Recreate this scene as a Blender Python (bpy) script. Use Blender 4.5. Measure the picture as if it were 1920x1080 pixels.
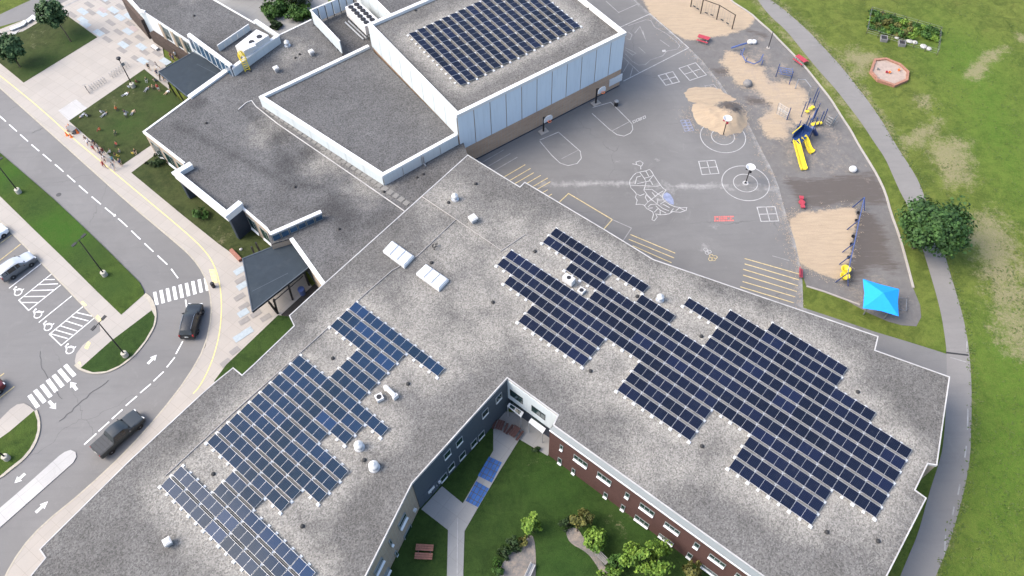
import bpy, bmesh, math, random
import numpy as np
from mathutils import Vector, Matrix
from math import radians as RAD, sin, cos, pi

for o in list(bpy.data.objects): bpy.data.objects.remove(o, do_unlink=True)
SC = bpy.context.scene; COL = SC.collection
rng = random.Random(7); nrg = np.random.default_rng(7)

# ------------------------------------------------------------------ camera
F, PITCH, ROLL, CAMH = 1500.0, RAD(55.267), RAD(-1.778), 80.0
_r = Vector((1, 0, 0)); _f = Vector((0, cos(PITCH), -sin(PITCH))); _u = _r.cross(_f)
_R = cos(ROLL) * _r + sin(ROLL) * _u; _U = -sin(ROLL) * _r + cos(ROLL) * _u
cam = bpy.data.objects.new('camera', bpy.data.cameras.new('camera')); COL.objects.link(cam)
cam.matrix_world = Matrix(((_R.x, _U.x, -_f.x, 0), (_R.y, _U.y, -_f.y, 0), (_R.z, _U.z, -_f.z, CAMH), (0, 0, 0, 1)))
cam.data.sensor_width = 36; cam.data.lens = F * 36 / 1920; cam.data.clip_start = 1; cam.data.clip_end = 6000
SC.camera = cam

# ------------------------------------------------------------------ light: bright overcast, soft sun from the photo's left
SUN_EL, SUN_AZ = RAD(48), RAD(266)          # azimuth clockwise from +Y
world = bpy.data.worlds.new('World'); SC.world = world; world.use_nodes = True
wn = world.node_tree.nodes; bg = wn['Background']
sky = wn.new('ShaderNodeTexSky'); sky.sky_type = 'NISHITA'; sky.sun_disc = False
sky.sun_elevation = SUN_EL; sky.sun_rotation = SUN_AZ; sky.air_density = 1.0; sky.dust_density = 3.4; sky.ozone_density = 1.0
world.node_tree.links.new(sky.outputs[0], bg.inputs[0]); bg.inputs[1].default_value = 0.15
sun = bpy.data.objects.new('sun', bpy.data.lights.new('sun', 'SUN')); COL.objects.link(sun)
sun.data.energy = 1.15; sun.data.angle = RAD(34); sun.data.color = (1.0, 0.92, 0.82)
sd = Vector((sin(SUN_AZ) * cos(SUN_EL), cos(SUN_AZ) * cos(SUN_EL), sin(SUN_EL)))
sun.rotation_euler = sd.to_track_quat('Z', 'Y').to_euler()
SC.view_settings.view_transform = 'Standard'; SC.view_settings.look = 'None'
SC.view_settings.exposure = 1.66; SC.view_settings.gamma = 1; SC.view_settings.use_curve_mapping = False
SC.cycles.max_bounces = 5

# ------------------------------------------------------------------ survey: a photo point seen on the level plane z
def P(x, y, z=0.0):
    d = _R * ((x - 960) / F) - _U * ((y - 540) / F) + _f
    t = (z - CAMH) / d.z
    return Vector((d.x * t, d.y * t, z))
def PL(pts, z=0.0, o=(0, 0), s=1.0): return [P(o[0] + x / s, o[1] + y / s, z) for x, y in pts]

# ------------------------------------------------------------------ mesh helpers
class MB:
    def __init__(s): s.v = []; s.f = []; s.m = []
    def add(s, vs, fs, mi=0):
        n = len(s.v); s.v += [tuple(v) for v in vs]; s.f += [tuple(n + i for i in f) for f in fs]; s.m += [mi] * len(fs); return s
    def poly(s, pts, mi=0): return s.add(pts, [range(len(pts))], mi)
    def prism(s, pts, z0, z1, mi=0, bottom=False, mside=None):
        pts = ccw(pts); n = len(pts)
        vs = [(p[0], p[1], z0) for p in pts] + [(p[0], p[1], z1) for p in pts]
        s.add(vs, [(i, (i + 1) % n, n + (i + 1) % n, n + i) for i in range(n)], mi if mside is None else mside)
        s.add([v for v in vs[n:]], [range(n)], mi)
        if bottom: s.add(vs[:n][::-1], [range(n)], mi)
        return s
    def box(s, c, d, rz=0.0, mi=0, M=None):
        x, y, z = d[0] / 2, d[1] / 2, d[2] / 2; c = Vector(c)
        vs = [Vector((a, b, e)) for e in (-z, z) for a, b in ((-x, -y), (x, -y), (x, y), (-x, y))]
        if M is None: M = Matrix.Rotation(rz, 3, 'Z')
        vs = [M @ v + c for v in vs]
        return s.add(vs, [(3, 2, 1, 0), (4, 5, 6, 7), (0, 1, 5, 4), (1, 2, 6, 5), (2, 3, 7, 6), (3, 0, 4, 7)], mi)
    def tube(s, pts, r, n=6, mi=0, cap=True):
        pts = [Vector(p) for p in pts]; rs = r if isinstance(r, (list, tuple)) else [r] * len(pts); rings = []
        for i, p in enumerate(pts):
            t = (pts[min(i + 1, len(pts) - 1)] - pts[max(i - 1, 0)]).normalized()
            a = t.orthogonal().normalized() if abs(t.z) > .95 else t.cross(Vector((0, 0, 1))).normalized(); b = t.cross(a)
            rings.append([p + (a * cos(2 * pi * k / n) + b * sin(2 * pi * k / n)) * rs[i] for k in range(n)])
        vs = [v for q in rings for v in q]; fs = []
        for i in range(len(pts) - 1):
            for k in range(n): fs.append((i * n + k, i * n + (k + 1) % n, (i + 1) * n + (k + 1) % n, (i + 1) * n + k))
        if cap: fs += [tuple(range(n))[::-1], tuple((len(pts) - 1) * n + k for k in range(n))]
        return s.add(vs, fs, mi)
    def lathe(s, c, prof, n=12, mi=0, axis=None):
        c = Vector(c); vs = []
        for r, z in prof: vs += [c + Vector((r * cos(2 * pi * k / n), r * sin(2 * pi * k / n), z)) for k in range(n)]
        fs = [(i * n + k, i * n + (k + 1) % n, (i + 1) * n + (k + 1) % n, (i + 1) * n + k) for i in range(len(prof) - 1) for k in range(n)]
        fs.append(tuple((len(prof) - 1) * n + k for k in range(n)))
        return s.add(vs, fs, mi)
    def strip(s, pts, w, closed=False, mi=0):
        pts = [Vector(p) for p in pts]; n = len(pts); L = []; Rr = []
        for i, p in enumerate(pts):
            a = pts[(i - 1) % n] if (i > 0 or closed) else p; b = pts[(i + 1) % n] if (i < n - 1 or closed) else p
            d1 = (p - a); d2 = (b - p); d1.z = d2.z = 0
            d1 = d1.normalized() if d1.length > 1e-6 else d2.normalized(); d2 = d2.normalized() if d2.length > 1e-6 else d1
            t = (d1 + d2); t = t.normalized() if t.length > 1e-4 else d1
            nn = Vector((-t.y, t.x, 0)); k = 1 / max(.5, nn.dot(Vector((-d1.y, d1.x, 0))))
            L.append(p + nn * w / 2 * k); Rr.append(p - nn * w / 2 * k)
        m = n if closed else n - 1
        return s.add(L + Rr, [(i, n + i, n + (i + 1) % n, (i + 1) % n) for i in range(m)], mi)
    def wallstrip(s, pts, w, z0, z1, closed=False, mi=0):
        q = MB().strip([(p[0], p[1], 0) for p in pts], w, closed); n = len(pts); L = q.v[:n]; Rr = q.v[n:]
        vs = [(a[0], a[1], z) for z in (z0, z1) for a in L] + [(a[0], a[1], z) for z in (z0, z1) for a in Rr]
        fs = []; m = n if closed else n - 1
        for i in range(m):
            j = (i + 1) % n
            fs += [(n + i, 3 * n + i, 3 * n + j, n + j), (i, n + i, n + j, j), (2 * n + i, 2 * n + j, 3 * n + j, 3 * n + i)]
        if not closed: fs += [(0, 2 * n, 3 * n, n), (n - 1, 2 * n - 1, 4 * n - 1, 3 * n - 1)]
        return s.add(vs, fs, mi)
    def mesh(s, name, mats, smooth=False):
        me = bpy.data.meshes.new(name); me.from_pydata(s.v, [], s.f)
        for m in (mats if isinstance(mats, (list, tuple)) else [mats]): me.materials.append(m)
        if any(s.m): me.polygons.foreach_set('material_index', s.m)
        if smooth: me.polygons.foreach_set('use_smooth', [True] * len(s.f))
        me.update(); return me
    def build(s, name, mats, parent=None, smooth=False, **kw):
        o = bpy.data.objects.new(name, s.mesh(name, mats, smooth)); COL.objects.link(o)
        if parent is not None:
            o.parent = parent; o.matrix_parent_inverse = PINV(parent)
        tag(o, **kw); return o
def ccw(pts):
    a = sum(pts[i][0] * pts[(i + 1) % len(pts)][1] - pts[(i + 1) % len(pts)][0] * pts[i][1] for i in range(len(pts)))
    return list(pts) if a > 0 else list(pts)[::-1]
def WM(o):
    m = o.matrix_basis if not o.parent else WM(o.parent) @ o.matrix_parent_inverse @ o.matrix_basis
    return m
def PINV(p): return WM(p).inverted()          # geometry given in world coordinates
def tag(o, label=None, cat=None, group=None, kind=None):
    if label: o['label'] = label
    if cat: o['category'] = cat
    if group: o['group'] = group
    if kind: o['kind'] = kind
    return o
def empty(name, loc=(0, 0, 0), rz=0.0, **kw):
    o = bpy.data.objects.new(name, None); COL.objects.link(o); o.location = loc; o.rotation_euler = (0, 0, rz)
    o.empty_display_size = .3; return tag(o, **kw)
def put(name, me, parent, loc=(0, 0, 0), rz=0.0, rot=None):      # a part that shares mesh data, local coordinates
    o = bpy.data.objects.new(name, me); COL.objects.link(o); o.parent = parent; o.location = loc
    o.rotation_euler = rot if rot else (0, 0, rz); return o
def local(mb, name, mats, parent, smooth=False): return put(name, mb.mesh(name, mats, smooth), parent)
def copy_tree(o, parent=None):
    c = o.copy(); COL.objects.link(c); c.parent = parent
    for ch in o.children: copy_tree(ch, c)
    return c

# ------------------------------------------------------------------ signed distance masks for painting ground cover
def sdf(xy, poly):
    p = np.array([(q[0], q[1]) for q in poly]); d = np.full(len(xy), 1e9); ins = np.zeros(len(xy), bool)
    for i in range(len(p)):
        a, b = p[i], p[(i + 1) % len(p)]; e = b - a; w = xy - a
        t = np.clip((w @ e) / (e @ e), 0, 1); d = np.minimum(d, np.hypot(*(w - t[:, None] * e).T))
        c = (a[1] > xy[:, 1]) != (b[1] > xy[:, 1])
        with np.errstate(divide='ignore', invalid='ignore'):
            ins ^= c & (xy[:, 0] < (b[0] - a[0]) * (xy[:, 1] - a[1]) / (b[1] - a[1]) + a[0])
    return np.where(ins, d, -d)
def lined(xy, path):
    p = np.array([(q[0], q[1]) for q in path]); d = np.full(len(xy), 1e9)
    for i in range(len(p) - 1):
        a, b = p[i], p[i + 1]; e = b - a; w = xy - a; t = np.clip((w @ e) / (e @ e), 0, 1)
        d = np.minimum(d, np.hypot(*(w - t[:, None] * e).T))
    return d
def soft(sdv, w): return np.clip(.5 + sdv / w, 0, 1)
def grid_sheet(name, poly, step, mat, attrs, z=None, skirt=None, **kw):
    bm = bmesh.new(); pl = ccw(poly); bm.faces.new([bm.verts.new(p) for p in pl])
    lo = [min(p[i] for p in pl) for i in (0, 1)]; hi = [max(p[i] for p in pl) for i in (0, 1)]
    for ax in (0, 1):
        k = lo[ax] + step * .5
        while k < hi[ax]:
            co = [0, 0, 0]; no = [0, 0, 0]; co[ax] = k; no[ax] = 1
            bmesh.ops.bisect_plane(bm, geom=bm.verts[:] + bm.edges[:] + bm.faces[:], dist=1e-5, plane_co=co, plane_no=no); k += step
    if skirt:
        ed = [e for e in bm.edges if e.is_boundary]; r = bmesh.ops.extrude_edge_only(bm, edges=ed)
        for v in r['geom']:
            if isinstance(v, bmesh.types.BMVert): v.co.z -= skirt
    me = bpy.data.meshes.new(name); bm.to_mesh(me); bm.free(); me.materials.append(mat)
    paint(me, attrs); o = bpy.data.objects.new(name, me); COL.objects.link(o); return tag(o, **kw)
def paint(me, attrs):
    co = np.empty(len(me.vertices) * 3); me.vertices.foreach_get('co', co); xy = co.reshape(-1, 3)[:, :2]
    for k, fn in attrs.items():
        a = me.attributes.new(k, 'FLOAT', 'POINT'); a.data.foreach_set('value', np.asarray(fn(xy), np.float32))

# ------------------------------------------------------------------ materials
class NT:
    def __init__(s, name):
        s.m = bpy.data.materials.new(name); s.m.use_nodes = True; s.t = s.m.node_tree; s.b = s.t.nodes['Principled BSDF']
    def n(s, typ, **kw):
        q = s.t.nodes.new('ShaderNode' + typ)
        for k, v in kw.items():
            if k in q.inputs.keys(): q.inputs[k].default_value = v
            else: setattr(q, k, v)
        return q
    def l(s, a, b): s.t.links.new(a, b)
    def co(s, obj=False):
        if obj: return s.n('TexCoord').outputs['Object']
        return s.n('NewGeometry').outputs['Position']
    def noise(s, scale, detail=4, rough=.6, co=None, dist=0):
        q = s.n('TexNoise'); q.inputs['Scale'].default_value = scale; q.inputs['Detail'].default_value = detail
        q.inputs['Roughness'].default_value = rough; q.inputs['Distortion'].default_value = dist
        s.l(co or s.co(), q.inputs['Vector']); return q.outputs['Fac']
    def rng(s, x, a, b, c=0, d=1):
        q = s.n('MapRange'); s.l(x, q.inputs[0])
        for i, v in enumerate((a, b, c, d)): q.inputs[i + 1].default_value = v
        return q.outputs[0]
    def mix(s, fac, a, b, mode='MIX'):
        q = s.n('Mix'); q.data_type = 'RGBA'; q.blend_type = mode
        for v, i in ((fac, 0), (a, 6), (b, 7)):
            if isinstance(v, (int, float)): q.inputs[i].default_value = v
            elif isinstance(v, tuple): q.inputs[i].default_value = (*v, 1)
            else: s.l(v, q.inputs[i])
        return q.outputs[2]
    def math(s, op, a, b=0.5):
        q = s.n('Math'); q.operation = op
        for v, i in ((a, 0), (b, 1)):
            if isinstance(v, (int, float)): q.inputs[i].default_value = v
            else: s.l(v, q.inputs[i])
        return q.outputs[0]
    def attr(s, name): q = s.n('Attribute'); q.attribute_name = name; return q.outputs['Fac']
    def col(s, c): s.l(c, s.b.inputs['Base Color']) if not isinstance(c, tuple) else setattr(s.b.inputs['Base Color'], 'default_value', (*c, 1))
    def bump(s, h, dist=.03, st=1.0):
        q = s.n('Bump'); q.inputs['Distance'].default_value = dist; q.inputs['Strength'].default_value = st
        s.l(h, q.inputs['Height']); s.l(q.outputs[0], s.b.inputs['Normal'])
    def done(s, rough=.8, metal=0., spec=.3):
        s.b.inputs['Roughness'].default_value = rough; s.b.inputs['Metallic'].default_value = metal
        s.b.inputs['Specular IOR Level'].default_value = spec; return s.m
def plain(name, c, rough=.6, metal=0., spec=.4, var=.12, scale=3.0, dirt=None):
    t = NT(name); k = t.rng(t.noise(scale, 5, .65, t.co(True) if False else None), .3, .7, 1 - var, 1 + var)
    q = t.n('Mix'); q.data_type = 'RGBA'; q.blend_type = 'MULTIPLY'; q.inputs[0].default_value = 1; q.inputs[6].default_value = (*c, 1)
    cb = t.n('CombineColor'); [t.l(k, cb.inputs[i]) for i in range(3)]; t.l(cb.outputs[0], q.inputs[7]); out = q.outputs[2]
    if dirt: out = t.mix(t.rng(t.noise(.7, 6, .7), .52, .72, 0, dirt[1]), out, dirt[0])
    t.col(out); return t.done(rough, metal, spec)
def m_panel(name, c):
    t = NT(name); mp = t.n('Mapping'); mp.inputs['Scale'].default_value = (3.2, 3.2, .22); t.l(t.co(), mp.inputs[0])
    o = t.mix(t.rng(t.noise(1, 6, .7, mp.outputs[0]), .48, .75, 0, .38), c, tuple(k * .62 for k in c)); oi = t.n('ObjectInfo')
    o = t.mix(t.rng(oi.outputs['Random'], 0, 1, 0, .16), o, tuple(k * .72 for k in c)); t.col(o); return t.done(.4, 0, .35)
def m_grass(name, a=(.045, .080, .011), b=(.092, .116, .022)):
    t = NT(name); big = t.noise(.11, 5, .6); mid = t.noise(.9, 5, .7); fine = t.noise(7, 4, .8)
    c = t.mix(t.rng(big, .38, .62), a, b)
    c = t.mix(t.rng(mid, .35, .7, 0, .8), c, tuple(k * 1.45 for k in b)); c = t.mix(t.rng(t.noise(.42, 6, .75, dist=.8), .45, .62, 0, .7), c, tuple(k * .6 for k in a))
    c = t.mix(t.rng(t.noise(.33, 6, .7), .56, .75, 0, .45), c, tuple(k * q for k, q in zip(b, (1.9, 1.45, 2.0))))
    c = t.mix(t.math('MULTIPLY', t.attr('lush'), t.rng(mid, .3, .6, .5, 1)), c, tuple(k * q for k, q in zip(a, (1.1, 1.6, .95))))
    d = t.math('MULTIPLY', t.attr('dry'), 1.0); d = t.rng(t.math('ADD', t.math('ADD', d, t.math('MULTIPLY', t.math('SUBTRACT', t.noise(.55, 9, .8), .5), 2.2)), t.math('MULTIPLY', t.math('SUBTRACT', t.noise(3.2, 5, .8), .5), 1.5)), .38, .8, 0, .8)
    d = t.math('MULTIPLY', d, t.rng(t.attr('dry'), .02, .12))
    c = t.mix(d, c, (.25, .215, .135))
    s = t.rng(t.math('ADD', t.attr('shade'), t.math('MULTIPLY', t.math('SUBTRACT', mid, .5), 1.2)), .2, .9, 0, .75)  # attribute patches: turf that grows darker and lusher
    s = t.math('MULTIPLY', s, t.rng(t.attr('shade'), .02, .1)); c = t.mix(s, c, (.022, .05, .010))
    c = t.mix(t.rng(t.noise(2.6, 5, .8), .36, .66, 0, .42), c, tuple(k * q for k, q in zip(b, (1.5, 1.35, 1.6)))); c = t.mix(t.rng(fine, .3, .72, .0, .62), c, t.mix(.62, c, (.005, .012, .003)))
    t.col(c); t.bump(fine, .09, .8); return t.done(.95, 0, .15)
def m_asphalt(name, a=.13, b=.168, tint=(1.02, 1, .975), crack=True):
    t = NT(name); big = t.noise(.09, 6, .65, dist=.6); f = t.noise(18, 3, .8)
    c = t.mix(t.rng(big, .3, .7), tuple(a * k for k in tint), tuple(b * k for k in tint))
    c = t.mix(t.rng(f, .25, .8, 0, .35), c, tuple(a * .55 * k for k in tint))
    st = t.n('Mapping'); st.inputs['Scale'].default_value = (.12, 1.2, 1); st.inputs['Rotation'].default_value = (0, 0, .72); t.l(t.co(), st.inputs[0])
    c = t.mix(t.rng(t.noise(1.3, 5, .6, st.outputs[0]), .5, .8, 0, .22), c, (.075, .075, .078))
    c = t.mix(t.rng(t.noise(.45, 7, .75, dist=1.2), .58, .78, 0, .3), c, (.24, .235, .225))
    if crack:
        v = t.n('TexVoronoi'); v.feature = 'DISTANCE_TO_EDGE'; v.inputs['Scale'].default_value = .055; v.inputs['Randomness'].default_value = .9
        w = t.n('Mapping'); t.l(t.co(), w.inputs[0]); nn = t.n('TexNoise'); nn.inputs['Scale'].default_value = .5; nn.inputs['Detail'].default_value = 5
        t.l(w.outputs[0], nn.inputs['Vector']); mx = t.n('VectorMath'); mx.operation = 'MULTIPLY_ADD'; mx.inputs[1].default_value = (2.4, 2.4, 0)
        t.l(nn.outputs['Color'], mx.inputs[0]); t.l(w.outputs[0], mx.inputs[2]); t.l(mx.outputs[0], v.inputs['Vector'])
        c = t.mix(t.math('MULTIPLY', t.rng(v.outputs['Distance'], .0012, .003, .35, 0), t.rng(big, .45, .55)), c, (.05, .05, .05))
    d = t.rng(t.math('ADD', t.attr('dust'), t.math('MULTIPLY', t.math('SUBTRACT', t.noise(.8, 8, .75), .5), 1.6)), .4, 1.0, 0, .8)
    c = t.mix(t.math('MULTIPLY', d, t.rng(t.attr('dust'), .02, .15)), c, (.33, .325, .31))
    c = t.mix(t.math('MULTIPLY', t.attr('damp'), t.rng(big, .3, .6, .5, 1)), c, (.07, .072, .078))
    t.col(c); t.bump(f, .01, .5); return t.done(.9, 0, .25)
def m_concrete(name, c0=(.315, .29, .258), c1=(.285, .266, .24), joint=1.6, ang=.65):
    t = NT(name); big = t.noise(.25, 6, .7); f = t.noise(9, 4, .7)
    c = t.mix(t.rng(big, .35, .65), c0, c1); c = t.mix(t.rng(f, .3, .8, 0, .22), c, tuple(k * .62 for k in c1))
    c = t.mix(t.rng(t.noise(.6, 8, .75, dist=1), .55, .75, 0, .3), c, (.22, .21, .195))
    mp = t.n('Mapping'); mp.inputs['Rotation'].default_value = (0, 0, ang); t.l(t.co(), mp.inputs[0])
    bt = t.n('TexBrick'); bt.offset = 0; bt.inputs['Scale'].default_value = 1; bt.inputs['Brick Width'].default_value = joint; bt.inputs['Row Height'].default_value = joint
    bt.inputs['Mortar Size'].default_value = .02; t.l(mp.outputs[0], bt.inputs['Vector'])
    bt.inputs['Color1'].default_value = (1, 1, 1, 1); bt.inputs['Color2'].default_value = (.95, .95, .95, 1); bt.inputs['Mortar'].default_value = (.8, .79, .78, 1)
    c = t.mix(1.0, c, bt.outputs['Color'], 'MULTIPLY'); t.col(c); t.bump(f, .006, .4); return t.done(.88, 0, .25)
def m_gravel(name, dark=(.081, .078, .073), light=(.126, .122, .115)):
    t = NT(name); v = t.n('TexVoronoi'); v.inputs['Scale'].default_value = 8.5; t.l(t.co(), v.inputs['Vector'])
    bw = t.n('RGBToBW'); t.l(v.outputs['Color'], bw.inputs[0]); f = t.noise(7.5, 4, .8)
    big = t.noise(.16, 7, .68, dist=.5); mid = t.noise(.7, 6, .7)
    c = t.mix(t.rng(t.math('ADD', big, t.math('MULTIPLY', t.math('SUBTRACT', mid, .5), .3)), .3, .72), dark, light)
    w = t.attr('wear'); wn_ = t.rng(t.math('ADD', w, t.math('MULTIPLY', t.math('SUBTRACT', t.noise(.5, 8, .72), .5), 1.1)), .2, .95)
    c = t.mix(t.math('MULTIPLY', wn_, t.rng(w, .02, .2)), c, (.218, .208, .186))
    dk = t.rng(t.math('ADD', t.attr('damp'), t.math('MULTIPLY', t.math('SUBTRACT', mid, .5), 1.0)), .3, 1.0, 0, .75)
    c = t.mix(t.math('MULTIPLY', dk, t.rng(t.attr('damp'), .02, .1)), c, (.030, .030, .031))
    sp = t.rng(t.math('ADD', t.math('MULTIPLY', bw.outputs[0], .6), t.math('MULTIPLY', f, .5)), .28, .82, .56, 1.44)
    cb = t.n('CombineColor'); [t.l(sp, cb.inputs[i]) for i in range(3)]
    c = t.mix(1.0, c, cb.outputs[0], 'MULTIPLY'); t.col(c); t.bump(t.math('ADD', bw.outputs[0], f), .04, .7); return t.done(.92, 0, .2)
def m_mulch(name):
    t = NT(name); f = t.noise(8, 5, .8); mid = t.noise(.8, 7, .72, dist=.6); st = t.n('Mapping'); st.inputs['Scale'].default_value = (.35, 2.2, 1); st.inputs['Rotation'].default_value = (0, 0, .15); t.l(t.co(), st.inputs[0])
    streak = t.noise(1.2, 6, .7, st.outputs[0])
    c = t.mix(t.rng(mid, .3, .7), (.11, .106, .103), (.15, .144, .138))
    nz = t.math('ADD', t.math('MULTIPLY', t.math('SUBTRACT', t.noise(.5, 9, .78), .5), 1.9), t.math('MULTIPLY', t.math('SUBTRACT', t.noise(3.0, 5, .8), .5), 1.1)); sk = t.math('MULTIPLY', t.math('SUBTRACT', streak, .5), 2.2)
    d = t.math('MULTIPLY', t.rng(t.math('ADD', t.attr('dark'), sk), .35, .85, 0, .88), t.rng(t.attr('dark'), .02, .1)); c = t.mix(d, c, (.080, .069, .062))
    s = t.math('MULTIPLY', t.rng(t.math('ADD', t.attr('sand'), nz), .3, .62), t.rng(t.attr('sand'), .02, .1))
    c = t.mix(s, c, t.mix(t.rng(streak, .35, .7), (.36, .285, .20), (.285, .225, .16)))
    p = t.math('MULTIPLY', t.rng(t.math('ADD', t.attr('pale'), nz), .3, .8), t.rng(t.attr('pale'), .02, .1)); c = t.mix(p, c, (.27, .225, .18))
    c = t.mix(t.rng(f, .25, .8, 0, .5), c, t.mix(.5, c, (.05, .045, .04))); t.col(c); t.bump(f, .06, .8); return t.done(.95, 0, .15)
def m_cells(name, q=(1, 1, 1)):
    t = NT(name); oi = t.n('ObjectInfo'); r = oi.outputs['Random']
    c = t.mix(t.rng(r, .55, 1.0), tuple(k * j for k, j in zip((.004, .0065, .014), q)), tuple(k * j for k, j in zip((.006, .0095, .024), q))); c = t.mix(t.rng(r, .9, 1.0), c, tuple(k * j for k, j in zip((.0065, .011, .031), q))); c = t.mix(t.rng(t.noise(.12, 3, .5), .4, .7, 0, .5), c, tuple(k * j for k, j in zip((.007, .011, .030), q))); c = t.mix(t.rng(t.noise(1.7, 6, .7), .55, .8, 0, .12), c, (.12, .12, .11))
    mp = t.n('Mapping'); t.l(t.co(True), mp.inputs[0]); bt = t.n('TexBrick'); bt.offset = 0
    bt.inputs['Scale'].default_value = 1; bt.inputs['Brick Width'].default_value = .17; bt.inputs['Row Height'].default_value = .165; bt.inputs['Mortar Size'].default_value = .006
    t.l(mp.outputs[0], bt.inputs['Vector']); c = t.mix(t.math('MULTIPLY', bt.outputs['Fac'], .25), c, (.07, .09, .15)); t.col(c)
    return t.done(.12, 0, .09)
def m_brick(name, c=(.068, .036, .031)):
    t = NT(name); tc = t.n('TexCoord'); sx = t.n('SeparateXYZ'); t.l(tc.outputs['Object'], sx.inputs[0])
    u = t.math('ADD', t.math('MULTIPLY', sx.outputs[0], .8), t.math('MULTIPLY', sx.outputs[1], -.7)); cx = t.n('CombineXYZ'); t.l(u, cx.inputs[0]); t.l(sx.outputs[2], cx.inputs[1])
    bt = t.n('TexBrick'); bt.inputs['Scale'].default_value = 1; bt.inputs['Brick Width'].default_value = .3; bt.inputs['Row Height'].default_value = .1; bt.inputs['Mortar Size'].default_value = .008
    bt.inputs['Color1'].default_value = (*c, 1); bt.inputs['Color2'].default_value = (*(k * .78 for k in c), 1); bt.inputs['Mortar'].default_value = (*(min(.3, k * 1.5) for k in c), 1)
    t.l(cx.outputs[0], bt.inputs['Vector']); o = t.mix(t.rng(t.noise(.6, 6, .7), .35, .75, 0, .35), bt.outputs['Color'], tuple(k * .6 for k in c)); t.col(o); return t.done(.9, 0, .2)
def m_leaf(name, a, b, c=None):
    t = NT(name); oi = t.n('NewGeometry'); r = oi.outputs['Random Per Island']
    o = t.mix(r, a, b); o = t.mix(t.rng(t.noise(.9, 4, .6), .42, .66), o, c or tuple(k * .55 for k in a)); t.col(o)
    t.b.inputs['Transmission Weight'].default_value = 0; return t.done(.7, 0, .25)
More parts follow.
